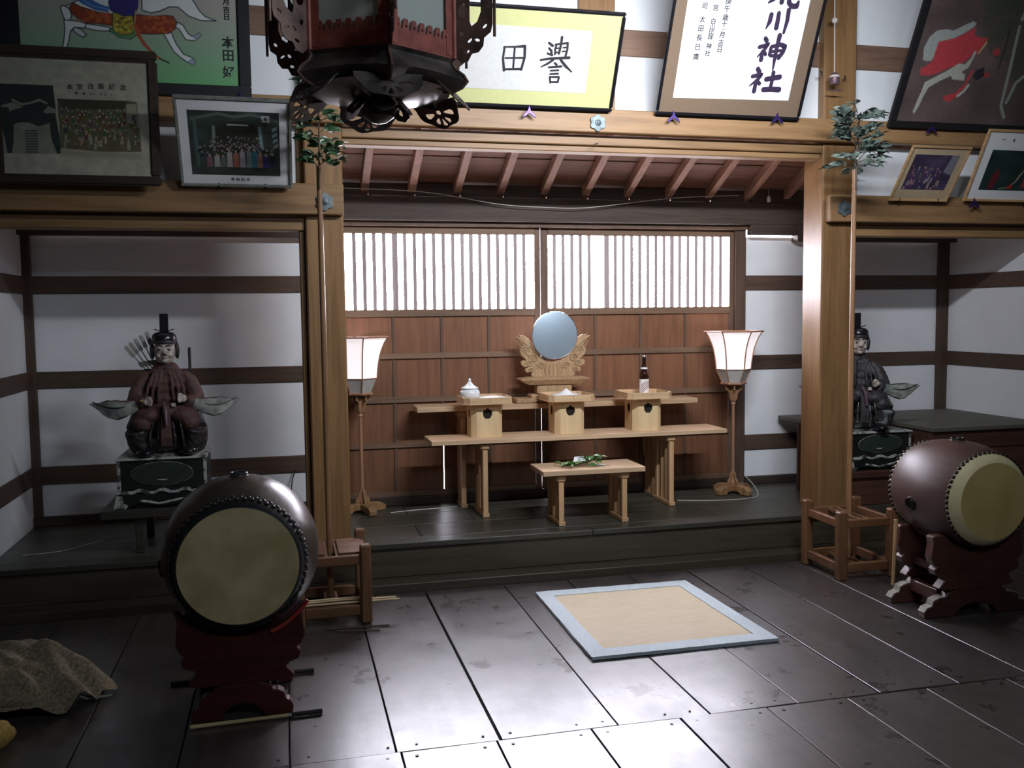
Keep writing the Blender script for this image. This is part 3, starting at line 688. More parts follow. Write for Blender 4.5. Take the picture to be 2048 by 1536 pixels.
MB().add([(sx - .045, sy - .015, sz + .03), (sx + .03, sy - .035, sz + .034), (sx + .035, sy + .03, sz + .050), (sx - .02, sy + .035, sz + .048), (sx - .04, sy - .01, sz + .033), (sx + .03, sy - .03, sz + .037), (sx + .035, sy + .033, sz + .053), (sx - .02, sy + .04, sz + .05)],
         [(0, 1, 2, 3), (4, 5, 6, 7), (0, 1, 5, 4), (2, 3, 7, 6)]).build('folded_paper', M_paper, sp)
MB().add([(sx + .06, sy - .03, sz + .0075), (sx + .15, sy - .045, sz + .005), (sx + .16, sy - .025, sz + .005), (sx + .07, sy - .005, sz + .0085), (sx + .06, sy - .03, sz + .0085), (sx + .15, sy - .045, sz + .006), (sx + .16, sy - .025, sz + .006), (sx + .07, sy - .005, sz + .0095)],
         [(0, 1, 2, 3), (4, 5, 6, 7), (0, 1, 5, 4), (1, 2, 6, 5), (2, 3, 7, 6), (3, 0, 4, 7)]).build('folded_paper', M_paper, sp)

# ---------------------------------------------------------------- paper lamps
def paper_lamp(cx, cy, ph, label):
    t = thing('paper_floor_lamp', label, 'lamp', (cx, cy, PZ), 'tall paper lamps flanking the altar')
    z0 = PZ
    # base: two crossed cloud feet and a buttress
    for ang in (0, 90):
        M = Matrix.Translation((cx, cy, z0)) @ Matrix.Rotation(R(ang + ph * .3 + 20), 4, 'Z')
        pts = [(-.150, .001), (-.085, .001), (-.07, .018), (.07, .018), (.085, .001), (.150, .001), (.155, .035), (.12, .055), (.05, .062), (-.05, .062), (-.12, .055), (-.155, .035)]
        if ang: pts = [(a, b_ if b_ < .03 else b_ + .0) for a, b_ in pts]
        m = MB(); m.prism(pts, -.026, .026, M); m.build('foot', M_lampgold, t, bevel=.004)
    for k in range(4):
        M = Matrix.Translation((cx, cy, z0)) @ Matrix.Rotation(R(k * 90 + 20), 4, 'Z')
        m = MB(); m.prism([(.008, .062), (.052, .062), (.046, .085), (.030, .105), (.026, .130), (.014, .150), (.008, .17)], -.007, .007, M); m.build('buttress', M_lampgold, t, bevel=.002)
    MB().lathe([(0.020, .062), (0.020, .09), (0.013, .10), (0.0115, .13), (0.0105, .60), (0.012, .612), (0.017, .62), (0.013, .63), (0.022, .65), (0.022, .742)], (cx, cy, z0), 16).build('pole', M_lampw, t, True)
    for k in range(6):
        M = Matrix.Translation((cx, cy, z0)) @ Matrix.Rotation(R(k * 60 + ph), 4, 'Z')
        m = MB(); m.prism([(.018, .635), (.026, .650), (.034, .690), (.050, .712), (.062, .716), (.060, .730), (.066, .742), (.050, .748), (.018, .745)], -.006, .006, M); m.build('bracket_leaf', M_lampgold, t, bevel=.0015)
    a0 = R(ph - 90)
    MB().lathe([(0.060, .7485), (0.086, .752), (0.090, .760), (0.084, .766), (0.0, .766)], (cx, cy, z0), 6, ph=a0).build('shade_base', M_lampw, t)
    prof = [(.078, .767), (.086, .79), (.100, .822), (.115, .852), (.1165, .857)]
    up_ = [(.1165, .857), (.1200, .90), (.127, .95), (.137, 1.0), (.151, 1.04), (.168, 1.078), (.190, 1.112)]
    def hexp(r, h, k): a = a0 + k * PI / 3; return Vector((cx + r * math.cos(a), cy + r * math.sin(a), z0 + h))
    for k in range(6):
        for nm_, pr, mt in (('lower_panel', prof, M_screenoff), ('shade_panel', up_, M_lpaper)):
            m = MB(); vs = []
            for r, h in pr:
                vs += [tuple(hexp(r - .003, h, k)), tuple(hexp(r - .003, h, k + 1))]
            m.add(vs, [(2 * i, 2 * i + 1, 2 * i + 3, 2 * i + 2) for i in range(len(pr) - 1)]); m.build(nm_, mt, t, True)
        MB().tube([hexp(r, h, k) for r, h in prof + up_[1:]], .0042, 6).build('shade_rib', M_lampw, t, True)
        MB().tube([hexp(.1175, .857, k), hexp(.1175, .857, k + 1)], .0028, 6).build('shade_crossbar', M_lampw, t)
        c_, e = hexp(.190, 1.114, k), hexp(.190, 1.114, k + 1)
        MB().tube([c_ + (c_ - Vector((cx, cy, c_.z))).normalized() * .008, e + (e - Vector((cx, cy, e.z))).normalized() * .008], .0058, 6).build('top_rim', M_lampw, t)
    MB().ball((cx, cy, z0 + .90), (.03, .03, .045)).build('bulb', M_lpaper, t, True)
    MB().lathe([(0.016, .766), (0.016, .86)], (cx, cy, z0), 12).build('bulb_holder', M_white, t)
    return t
paper_lamp(0.452, 5.90, 4, 'tall paper lamp with flared shade at the left behind the left pillar')
paper_lamp(2.975, 5.80, 10, 'tall paper lamp with flared shade at the right end of the altar')
# cables lying on the platform
def cable(label, pts, mat=None, r=.003, cat='cable', name='power_cable'):
    P = [Vector(p) for p in pts]; out = []
    for i in range(len(P) - 1):
        p0, p1, p2, p3 = P[max(i - 1, 0)], P[i], P[i + 1], P[min(i + 2, len(P) - 1)]
        for k in range(6):
            t = k / 6; out.append(.5 * ((2 * p1) + (p2 - p0) * t + (2 * p0 - 5 * p1 + 4 * p2 - p3) * t * t + (3 * p1 - p0 - 3 * p2 + p3) * t ** 3))
    out.append(P[-1])
    return MB().tube(out, r, 6).build(name, mat or M_cable, None, True, label=label, cat=cat)
cz = PZ + .0035
cable('pale cable looping on the platform from the right paper lamp', [(3.03, 5.73, PZ + .13), (3.085, 5.70, PZ + .06), (3.09, 5.66, cz), (2.99, 5.585, cz), (2.85, 5.57, cz), (2.66, 5.60, cz), (2.50, 5.66, cz)])
cable('pale cable lying straight across the platform from the left paper lamp', [(0.62, 5.82, cz), (0.75, 5.85, cz), (0.92, 5.87, cz), (1.06, 5.885, cz)])
cable('thin wire sagging below the rafters over the lattice windows', [(0.36, 5.93, 2.288), (0.888, 5.93, 2.273), (1.373, 5.93, 2.205), (1.683, 5.93, 2.190), (1.983, 5.93, 2.193), (2.586, 5.93, 2.266), (3.066, 5.93, 2.292)], r=.0022, cat='wire', name='sagging_wire')
cable('thin pale wire curling over the left alcove floor', [(-1.38, 5.32, cz), (-1.2, 5.36, cz), (-1.08, 5.50, cz), (-0.98, 5.60, cz), (-0.90, 5.62, cz)], r=.002, cat='wire', name='floor_wire')
cable('dark cable hanging beside the left pillar jamb down the alcove wall', [(0.045, 6.05, 0.52), (0.02, 6.045, 0.44), (0.015, 6.03, 0.33), (0.03, 6.0, PZ + .006)], M_cabled, .004)
sk = thing('ceiling_socket', 'small white socket hanging under the rafters at the right end of the wire', 'socket', (3.30, 5.93, 2.27))
MB().lathe([(0.010, -.03), (0.013, -.028), (0.013, .0), (0.008, .012)], (3.30, 5.93, 2.28), 12).build('holder', M_white, sk, True)
MB().tube([(3.30, 5.93, 2.29), (3.30, 5.93, 2.338)], .002, 6).build('flex', M_cable, sk)
# ================================================================== BRANCH STANDS
def branch_stand(x0, x1, label):
    y0, y1, h, w = 4.465, 4.865, 0.388, 0.054
    t = thing('branch_stand', label, 'stand', ((x0 + x1) / 2, (y0 + y1) / 2, 0.0), 'square wooden frames holding the tall poles')
    for xa in (x0, x1 - w):
        for ya in (y0, y1 - w):
            box('leg', M_stand, (xa, xa + w, ya, ya + w, 0.001, h), t, 0.008)
    q = .012
    for z0, z1 in ((0.042, 0.092), (0.292, 0.338)):
        for ya in (y0, y1 - w): box('rail', M_standx, (x0 + w, x1 - w, ya + q, ya + w - q, z0, z1), t, 0.004)
        for xa in (x0, x1 - w): box('rail', M_standx, (xa + q, xa + w - q, y0 + w, y1 - w, z0, z1), t, 0.004)
    xm = (x0 + x1) / 2
    for z0, z1 in ((0.052, 0.072), (0.315, 0.335)):
        for a, b_ in ((-.034, -.0185), (.0185, .034)): box('pole_socket_bar', M_standx, (xm + a, xm + b_, y0 + w - q, y1 - w + q, z0, z1), t, 0.002)
    if x0 < 1: box('top_board', M_standx, (x0 + w * .5, xm - .0345, y0 + w, y1 - w, 0.3352, 0.347), t, 0.002)
    if x0 < 1: box('top_board', M_standx, (xm + .0345, x1 - w * .5, y0 + w, y1 - w, 0.3352, 0.347), t, 0.002)
    return t
branch_stand(0.004, 0.378, 'square wooden frame beside the left pillar with thin twigs laid on its lower rail')
branch_stand(2.937, 3.311, 'square wooden frame at the foot of the right pillar behind the right drum')
def sakaki(px, py_, bx, by, z0, z1, spread, n, lmat, nleaf, label, plabel, seed, asym=0, prof=None):
    pl = thing('tall_pole', plabel, 'pole', (px, py_, 0.0))
    MB().tube([(px, py_, 0.0735), (px + (bx - px) * .5, py_ + (by - py_) * .5, 1.2), (bx, by, z0 + .02)], [.0155, .0145, .0125], 12).build('pole_shaft', M_pole, pl, True)
    t = thing('evergreen_branch', label, 'branch', (bx, by, z0))
    rr = random.Random(seed); tw = MB(); me = leaf_mesh('branch_leaf', .066, .034, lmat, .25); H = z1 - z0
    tw.tube([(bx, by - .014, z0 - .09), (bx + .004, by - .014, z0 + H * .4), (bx + .01 + asym * .1, by - .008, z1 - .03)], [.006, .005, .002], 6)
    leaves = []
    for k in range(n):
        z = z0 + H * (k + .3) / n; a = rr.uniform(0, 2 * PI); wv = spread * (prof(z0, z1, z) if prof else 1)
        L = wv * rr.uniform(.6, 1.05)
        d = Vector((math.cos(a) + asym, math.sin(a) * .75, rr.uniform(.1, .7))).normalized()
        p0 = Vector((bx + .003, by - .014, z)); p1 = p0 + d * L * .55 + Vector((0, 0, .01)); p2 = p0 + d * L + Vector((0, 0, -.02))
        tw.tube([p0, p1, p2], [.0025, .002, .001], 5)
        m_ = max(4, nleaf)
        for q in range(m_):
            t_ = .25 + .75 * (q + .5) / m_
            p = p0.lerp(p1, t_ * 2) if t_ < .5 else p1.lerp(p2, t_ * 2 - 1)
            side = 1 if q % 2 else -1
            dd = (d + Vector((-d.y, d.x, 0)).normalized() * side * rr.uniform(.6, 1.2) + Vector((0, rr.uniform(-.6, .2), rr.uniform(-.5, .5))))
            leaves.append((p, dd, rr.uniform(-1.7, 1.7)))
        leaves.append((p2, d, 0))
    tw.build('twig', M_twig, t, True)
    for p, dd, ro in leaves[:290]: put_leaf(me, t, p, dd, ro)
sakaki(0.189, 4.665, 0.185, 4.655, 2.20, 2.58, .095, 22, M_leaf, 6, 'slim dark green evergreen branch tied to the left pole below the lantern', 'tall thin wooden pole standing in front of the left pillar', 5)
sakaki(3.124, 4.665, 3.118, 4.655, 2.26, 2.60, .150, 34, M_leafg, 8, 'bushy grey green evergreen branch spreading at the top of the right pole', 'tall thin wooden pole standing in front of the right pillar', 8, .12)
tg = random.Random(4)
TWL = ['longest peeled twig on the left stand, its end sticking furthest right', 'second longest peeled twig in the bundle on the left stand', 'peeled twig in the middle of the bundle on the left stand', 'rearmost short peeled twig of the bundle on the left stand', 'peeled twig lying on top at the front of the bundle on the left stand', 'peeled twig lying on top at the back of the bundle on the left stand']
for i, (xa, ya, xb, yb, z) in enumerate(((-.02, 4.50, .515, 4.495, .102), (-.01, 4.515, .50, 4.525, .104), (.0, 4.53, .42, 4.535, .102), (-.05, 4.545, .37, 4.55, .104), (0.02, 4.505, .385, 4.515, .1125), (-.06, 4.525, .345, 4.54, .114))):
    cable(TWL[i], [(xa, ya, z), ((xa + xb) / 2, (ya + yb) / 2 + .008, z), (xb, yb, z + .001)], M_pale, .0052, 'stick', 'peeled_twig')
for o in [o for o in C.objects if o.name.startswith('peeled_twig')]: o['group'] = 'thin twigs bundled on the left stand'
for lb_, xa, ya, xb, yb in (('short dark twig on the floor, the nearer one before the left stand', .20, 4.38, .40, 4.335), ('short dark twig on the floor, the further one before the left stand', .16, 4.42, .45, 4.40)):
    o = cable(lb_, [(xa, ya, .007), ((xa + xb) / 2, (ya + yb) / 2, .007), (xb, yb, .007)], M_twig, .004, 'stick', 'dark_twig'); o['group'] = 'short twigs on the floor by the left stand'

# ================================================================== DRUMS
def drum(cx, y0, y1, cz, rh, rr_, rb, label, mb_, mskin, medge, mtack, loose=False):
    t = thing('barrel_drum', label, 'drum', (cx, (y0 + y1) / 2, cz - rb))
    L = y1 - y0; prof = []
    for k in range(17):
        s = k / 16; prof.append((rr_ - .004 + (rb - rr_ + .004) * (1 - abs(2 * s - 1) ** 2.2), y0 + .035 + (L - .07) * s))
    MB().lathe(prof, (cx, 0, cz), 64, 'y').build('barrel', mb_, t, True)
    for s, yy, nm_ in ((1, y0, 'front'), (-1, y1, 'back')):
        MB().lathe([(0, yy), (rh * .55, yy + s * -.0006), (rh, yy)], (cx, 0, cz), 64, 'y').build('drum_head', mskin, t, True)
        MB().lathe([(rh, yy + s * .0002), (rh + .007, yy + s * .004), (rr_ - .003, yy + s * .036), (rr_ + .003, yy + s * .050), (rr_ + .004, yy + s * .066), (rr_ - .004, yy + s * .068)], (cx, 0, cz), 64, 'y', cap=False).build('skin_edge', medge, t, True)
        n = 56
        for row, (dr, dy) in enumerate(((.0010, .040), (.0045, .054)) if medge is M_skindark else ((.0022, .047),)):
            tm = None
            for k in range(n):
                a = 2 * PI * (k + .5 * row) / n
                if tm is None:
                    m = MB(); m.lathe([(0.0088, 0), (0.0075, .004), (0.004, .0065), (0, .007)], (0, 0, 0), 8)
                    tm = m.build('tack', mtack, t, True, local=True); o = tm
                    if medge is not M_skindark: tm.data.transform(Matrix.Scale(1.25, 4))
                else:
                    o = bpy.data.objects.new('tack', tm.data); C.objects.link(o); o.parent = t
                o.location = (Vector((cx + (rr_ + dr) * math.cos(a), yy + s * dy, cz + (rr_ + dr) * math.sin(a))) - Vector(t['_o']))
                o.rotation_mode = 'QUATERNION'; o.rotation_quaternion = Vector((math.cos(a), 0, math.sin(a))).to_track_quat('Z', 'Y')
    for a in (90, 180, 0):       # ring handles
        if a == 0: continue
        M = Matrix.Translation((cx, (y0 + y1) / 2, cz)) @ Matrix.Rotation(R(a - 90 if a == 90 else -100), 4, 'Y') @ Matrix.Translation((0, 0, rb - .001))
        m = MB(); m.lathe([(0.036, 0), (0.034, .004), (0.02, .006), (0, .006)], (0, 0, 0), 20); m.v = [tuple(M @ Vector(p)) for p in m.v]; m.build('handle_plate', mtack, t, True)
        m = MB(); m.tube([(0.030 * math.cos(q), 0.030 * math.sin(q), .010) for q in [2 * PI * k / 20 for k in range(21)]], .004, 6); m.v = [tuple(M @ Vector(p)) for p in m.v]; m.build('ring_handle', mtack, t, True)
    return t
drum(-0.185, 3.435, 3.93, 0.600, 0.214, 0.238, 0.292, 'large barrel drum with dark studded rim and worn head on the left stand', M_drumL, M_skinL, M_skindark, M_tackL)
drum(3.262, 3.70, 4.225, 0.580, 0.186, 0.224, 0.262, 'reddish brown barrel drum with cream rim and dark tacks on the right stand', M_drum, M_skin, M_skinedge, M_tack)
def scallop(hw, z0, z1, cz, rc, n=4):
    """half outline of a cloud board with circular cradle cut at the top"""
    pts = []
    zz = [z0 + (z1 - z0) * k / 16 for k in range(17)]
    return pts
def drum_stand(cx, ys, hwf, hwc, cz, rcut, label, mat, ztop, worn=None, rope=False):
    t = thing('drum_stand', label, 'stand', (cx, sum(ys) / 2, 0.0))
    th = .052
    for i, yc in enumerate(ys):
        # foot with cloud ends and an arch
        foot = [(-hwf, .001), (-hwf * .42, .001), (-hwf * .36, .03), (-hwf * .2, .052), (0, .058), (hwf * .2, .052), (hwf * .36, .03), (hwf * .42, .001), (hwf, .001),
                (hwf * 1.02, .03), (hwf * .96, .052), (hwf * .86, .060), (hwf * .84, .085), (hwf * .72, .098), (hwf * .62, .100), (hwf * .56, .120), (hwf * .36, .132),
                (-hwf * .36, .132), (-hwf * .56, .120), (-hwf * .62, .100), (-hwf * .72, .098), (-hwf * .84, .085), (-hwf * .86, .060), (-hwf * .96, .052), (-hwf * 1.02, .03)]
        M = Matrix.Translation((cx, yc, 0))
        m = MB(); m.prism([(a, b_) for a, b_ in foot], -th / 2, th / 2, M); m.build('foot', mat, t, bevel=.004)
        if worn:
            for s in (-1, 1):
                wp = [(s * hwf * 1.022, .032), (s * hwf * .962, .054), (s * hwf * .865, .062), (s * hwf * .845, .087), (s * hwf * .722, .100), (s * hwf * .62, .102), (s * hwf * .60, .099), (s * hwf * .715, .096), (s * hwf * .835, .083), (s * hwf * .85, .058), (s * hwf * .95, .05), (s * hwf * 1.005, .03)]
                m = MB(); m.prism(wp, -th / 2 + .003, th / 2 - .003, M); m.build('worn_edge', worn, t)
        # cradle board
        zb = .1325; r_ = rcut + .002
        a1 = math.acos(min(1, (cz - ztop) / r_)); xt = r_ * math.sin(a1)
        right = [(hwc * .70, zb), (hwc * .86, zb + .012), (hwc * .80, zb + .030), (hwc * .72, zb + .050), (hwc * .76, zb + .066), (hwc * .93, zb + .078), (hwc * .97, zb + .105), (hwc * .90, zb + .122), (hwc * .98, zb + .135), (hwc * 1.04, zb + .165), (hwc * 1.0, ztop - .03), (hwc * 1.03, ztop - .008), (max(xt + .016, hwc * .98), ztop)]
        cut = [(r_ * math.sin(a1 * (1 - k / 10)), cz - r_ * math.cos(a1 * (1 - k / 10))) for k in range(20 + 1)]
        pts = right + cut + [(-a, b_) for a, b_ in right[::-1]]
        m = MB(); m.prism(pts, -th / 2, th / 2, M); m.build('cradle_board', mat, t, bevel=.003)
        if rope and i == 0:
            ra = [(cx + (r_ + .010) * math.sin(a), yc - .031, cz - (r_ + .010) * math.cos(a)) for a in [R(22 + 34 * k / 10) for k in range(11)]]
            MB().tube(ra, .0075, 8).build('red_cord', M_redrope, t, True)
    for s in (-1, 1):
        x_ = cx + s * hwf * .60
        box('stretcher', mat, (x_ - .018, x_ + .018, ys[0] + th / 2, ys[1] - th / 2, .065, .125), t, .004)
        box('stretcher', mat, (cx + s * hwc * .62 - .014, cx + s * hwc * .62 + .014, ys[0] + th / 2, ys[1] - th / 2, .20, .235), t, .004)
    return t
drum_stand(-0.190, (3.540, 3.850), 0.180, 0.222, 0.600, 0.285, 'dark red cloud-shaped stand under the left drum', M_dstand, 0.420, rope=True)
drum_stand(3.262, (3.825, 4.075), 0.290, 0.252, 0.580, 0.258, 'brown cloud-shaped stand with worn pale edges under the right drum', M_dstandR, 0.405, worn=M_worn)
# sticks
def grip_stick(p0, p1, label, g0, g1, matw=M_bamboo):
    """thin stick with black wrapped ends; p in world coordinates"""
    a, b_ = Vector(p0), Vector(p1); t = thing('bamboo_stick', label, 'stick', ((a + b_) / 2)[:])
    d = b_ - a
    MB().tube([a, a + d * .5, b_], [.0075, .007, .0065], 8).build('shaft', matw, t, True)
    if g0: MB().tube([a, a + d * g0], .0092, 8).build('black_grip', M_grip, t, True)
    if g1: MB().tube([b_ - d * g1, b_], .0092, 8).build('black_grip', M_grip, t, True); MB().tube([b_ - d * (g1 + .02), b_ - d * g1], .0098, 8).build('ferrule', M_silver, t, True)
grip_stick((-.375, 3.468, .0095), (.098, 3.485, .0095), 'light bamboo stick with black grip on the floor before the left drum', 0, .24)
grip_stick((-.49, 3.912, .0095), (.080, 3.908, .0095), 'stick with both ends black behind the left drum stand', .24, .18)
up_s = MB().tube([(2.962, 4.036, .1045), (2.966, 4.026, .442)], [.0085, .0105], 8).build('drum_stick', M_bambooz, None, True, label='short wooden drumstick standing upright on the right drum stand', cat='drumstick')
# ================================================================== MAT AND SACK
mt = thing('straw_mat', 'square straw mat with pale blue cloth border on the floor', 'mat', (1.69, 4.20, 0.0))
mc = [(1.261, 4.691), (2.115, 4.678), (2.141, 3.716), (1.248, 3.717)]
def lerp2(u, v):
    a = Vector(mc[3]).lerp(Vector(mc[2]), u); b_ = Vector(mc[0]).lerp(Vector(mc[1]), u); return a.lerp(b_, v)
def patch(u0, u1, v0, v1, z0, z1, wav=0, nu=24, nv=24):
    m = MB(); vs = []
    for zt_ in (1, 0):
        for j in range(nv + 1):
            for i in range(nu + 1):
                p = lerp2(u0 + (u1 - u0) * i / nu, v0 + (v1 - v0) * j / nv)
                q = .004 * mn.noise(Vector((p.x * 5, p.y * 5, 1)))
                vs.append((p.x + wav * mn.noise(Vector((p.y * 30, p.x * 30, 3))), p.y + wav * mn.noise(Vector((p.x * 30, p.y * 30, 0))), (z1 + max(0, q)) if zt_ else z0))
    W_ = nu + 1; N = W_ * (nv + 1); fs = []
    for j in range(nv):
        for i in range(nu):
            a = j * W_ + i; fs.append((a, a + 1, a + W_ + 1, a + W_)); fs.append((N + a, N + a + W_, N + a + W_ + 1, N + a + 1))
    for i in range(nu): fs += [(i, N + i, N + i + 1, i + 1), (nv * W_ + i, nv * W_ + i + 1, N + nv * W_ + i + 1, N + nv * W_ + i)]
    for j in range(nv): fs += [(j * W_, (j + 1) * W_, N + (j + 1) * W_, N + j * W_), (j * W_ + nu, N + j * W_ + nu, N + (j + 1) * W_ + nu, (j + 1) * W_ + nu)]
    return m.add(vs, fs)
patch(.02, .98, .02, .98, .0022, .0130).build('straw_weave', M_goza, mt, True)
e = .088
for nm_, a in (('cloth_border', (0, 1, 0, e)), ('cloth_border', (0, 1, 1 - e, 1)), ('cloth_border', (0, e * 1.02, e, 1 - e)), ('cloth_border', (1 - e * 1.02, 1, e, 1 - e))):
    patch(*a, .0018, .0165, .0022, 40 if a[1] - a[0] > .5 else 4, 40 if a[3] - a[2] > .5 else 4).build(nm_, M_gedge, mt, True)
# sack covered basket at the left edge
sk = thing('burlap_bundle', 'crumpled burlap sack draped over a dark round basket at the lower left', 'sack', (-1.02, 3.86, 0.0))
rr = []
for r, h in ((.14, .001), (.19, .04), (.215, .09), (.20, .12), (.05, .13)):
    rr.append([(-1.06 + r * 1.15 * math.cos(a), 3.90 + r * .75 * math.sin(a), h * .8) for a in [2 * PI * k / 28 for k in range(28)]])
MB().rings(rr).build('dark_basket', M_sackd, sk, True)
m = MB(); rr = []
for j in range(26):
    u = j / 25; ring = []
    for k in range(84):
        a = 2 * PI * k / 84; q = Vector((math.cos(a), math.sin(a), 0))
        rim = 1.0 + .10 * mn.noise(q * 2.1) + .05 * math.sin(9 * a + 1)
        rx_, ry_ = .345 * rim, .235 * rim
        x_ = -1.06 + rx_ * u * math.cos(a); y_ = 3.90 + ry_ * u * math.sin(a)
        z = .060 + .165 * (1 - u ** 2.6)
        z += .034 * mn.noise(Vector((x_ * 7 + y_ * 5, y_ * 15, 0))) * min(1, u * 3) + .055 * (abs(mn.noise(Vector((x_ * 6, y_ * 10 + x_ * 5, 4)))) - .15)
        if math.cos(a) > .2: z -= .045 * (math.cos(a) - .2) * u ** 2
        z += .016 * math.sin(11 * a + 3 * u) * u ** 3 + .006 * mn.noise(Vector((x_ * 26, y_ * 26, 2)))
        ring.append((x_, y_, max(z, .012)))
    rr.append(ring)
m.rings(rr, cap=False)
me_o = m.build('burlap_cloth', M_sack, sk, True, ang=3.1)
m = MB(); m.tube([(-1.36, 3.72, .10), (-1.15, 3.68, .115), (-1.0, 3.70, .085), (-.90, 3.73, .055), (-.84, 3.77, .040)], [.03, .034, .03, .024, .012], 12); m.v = [tuple(Vector(p) + Vector((.6, 1, 1)) * .012 * mn.noise(Vector(p) * 30)) for p in m.v]; m.build('cloth_fold', M_sack, sk, True)
MB().tube([(-.87, 3.82, .09), (-.82, 3.79, .055), (-.79, 3.80, .03), (-.76, 3.84, .012), (-.72, 3.85, .010), (-.705, 3.86, .009)], [.006, .007, .007, .006, .005, .003], 8).build('tie_rope', M_worn, sk, True)
m = MB(); m.ball((-1.03, 3.50, .045), (.065, .07, .050), 20, 12); m.v = [tuple(Vector(p) + Vector((1, 1, .6)) * .018 * mn.noise(Vector(p) * 22)) for p in m.v]
m.v = [(x, y, max(z, .001)) for x, y, z in m.v]
m.build('yellow_cloth', M_yel, None, True, label='small crumpled yellow cloth at the lower left corner', cat='cloth')
# ================================================================== SEATED GUARDIAN STATUES
def remesh(mb, name, mat, parent, vox=.006, smooth=4, disp=0.0):
    o = mb.build('tmp', mat, None)
    r = o.modifiers.new('r', 'REMESH'); r.mode = 'VOXEL'; r.voxel_size = vox
    s = o.modifiers.new('s', 'SMOOTH'); s.iterations = smooth; s.factor = .6
    me = evalmesh(o); old = o.data; bpy.data.objects.remove(o); bpy.data.meshes.remove(old)
    if disp:
        nr = [v.normal.copy() for v in me.vertices]
        for v, n_ in zip(me.vertices, nr): v.co += n_ * disp * mn.noise(v.co * 60)
    me.name = name; me.shade_smooth(); me.materials.clear(); me.materials.append(mat)
    return link(name, me, parent, {})
def statue(cx, cy, z0, turn, label, robe, hak, quiver=True):
    t = thing('seated_guardian_statue', label, 'statue', (cx, cy, z0), rot=(0, 0, R(turn)))
    # robe: torso, shoulders, upper arms, forearms and sleeves as one surface
    m = MB()
    for z, rx, ry, y in ((.20, .128, .105, .0), (.25, .122, .095, .0), (.30, .118, .088, .005), (.35, .120, .085, .01), (.395, .118, .078, .01), (.43, .100, .066, .01), (.458, .070, .052, .01)):
        m.ball((0, y, z), (rx, ry, .05), 24, 10)
    m.ball((0, .003, .482), (.040, .038, .024), 14, 8)
    for s in (-1, 1):
        m.tube([(s * .085, .01, .432), (s * .122, .00, .395), (s * .142, -.015, .34), (s * .152, -.035, .285)], [.032, .040, .046, .050], 16)
        m.tube([(s * .152, -.035, .290), (s * .130, -.080, .280), (s * .100, -.112, .288)], [.050, .042, .030], 14)
        m.tube([(s * .150, -.03, .30), (s * .158, -.035, .25)], [.044, .036], 14)
    for s in (-1, 1):
        for k in range(3):      # shallow pleats from neck to waist and along the sleeves
            a = s * (.35 + .28 * k)
            m.tube([(a * .055, -.045, .465), (a * .095, -.074, .38), (a * .115, -.092, .28)], [.004, .010, .008], 8)
        m.tube([(s * .10, -.030, .43), (s * .150, -.045, .36), (s * .168, -.06, .29)], [.004, .009, .008], 8)
        m.tube([(s * .12, -.030, .38), (s * .165, -.052, .33), (s * .150, -.09, .285)], [.003, .008, .006], 8)
    m.tube([(-.045, -.028, .478), (0, -.046, .466), (.045, -.028, .478)], [.008, .009, .008], 8)
    remesh(m, 'robe', robe, t, .0055, 4, .003)
    # long hanging sleeve ends sweeping out to pointed tips
    for s in (-1, 1):
        for nm_, off, mt_, th, hs in (('sleeve_lining', 0, M_sleeve, .007, 1.0), ('sleeve_outer', .008, robe, .006, 1.12)):
            m = MB(); rr = []
            for k in range(19):
                u = k / 18; x_ = s * (.105 + .280 * u)
                zc = .290 - .075 * u + .10 * u * u * .72 - .018 * math.sin(u * PI)
                hh = hs * (.018 + .022 * math.sin(min(1, u * 1.05) * PI) ** 1.2 + .010 * math.sin(max(0, u - .35) / .65 * PI)) * (1 - u ** 6 * .92)
                y_ = -.095 + .030 * u - .018 * math.sin(u * PI * 1.4) + off
                cur = .014 * (1 - u)
                rr.append([(x_, y_ - th / 2 - cur * math.sin(q * PI), zc + hh * (q * 2 - 1)) for q in (0, .25, .5, .75, 1)] + [(x_, y_ + th / 2 - cur * math.sin(q * PI), zc + hh * (q * 2 - 1)) for q in (1, .75, .5, .25, 0)])
            m.rings(rr); m.v = [(x, y, z + .007 * mn.noise(Vector((x * 34, y * 30, z * 34 + off)))) for x, y, z in m.v]
            m.build(nm_, mt_, t, True)
        m = MB(); m.tube([(s * (.13 + .24 * u), -.101 + .03 * u - .018 * math.sin(u * PI * 1.4), .290 - .075 * u + .072 * u * u - .018 * math.sin(u * PI) + .010) for u in [q / 10 for q in range(11)]], [.0025 + .003 * math.sin(PI * q / 10) for q in range(11)], 6); m.build('sleeve_fold', M_hak, t, True)
    # wide trousers over the crossed knees, shoes
    m = MB()
    m.ball((0, .02, .17), (.150, .11, .10), 20, 12)
    for s in (-1, 1):
        m.tube([(s * .05, .00, .20), (s * .125, -.07, .175), (s * .150, -.105, .13)], [.07, .075, .062], 14)
        m.tube([(s * .150, -.105, .14), (s * .140, -.095, .07), (s * .125, -.10, .030)], [.064, .060, .050], 14)
        m.ball((s * .165, -.01, .10), (.045, .10, .10), 14, 10)
    m.box(-.17, .17, -.03, .10, .005, .16)
    for k in range(9):
        a = -1 + 2 * k / 8
        m.tube([(a * .13, -.155 + .03 * a * a, .19), (a * .17, -.168 + .04 * a * a, .10), (a * .165, -.15 + .03 * a * a, .03)], [.007, .010, .007], 6)
    m.v = [(x, y, max(z, .004)) for x, y, z in m.v]
    remesh(m, 'trousers', hak, t, .007, 3, .004)
    m = MB()                     # robe skirt panels over the knees
    for s in (-1, 1):
        m.ball((s * .085, -.085, .215), (.085, .085, .050), 16, 10)
        m.ball((s * .120, -.115, .175), (.055, .060, .050), 16, 10)
    m.ball((0, -.06, .235), (.11, .09, .05), 16, 10)
    remesh(m, 'robe_skirt', robe, t, .006, 3, .003)
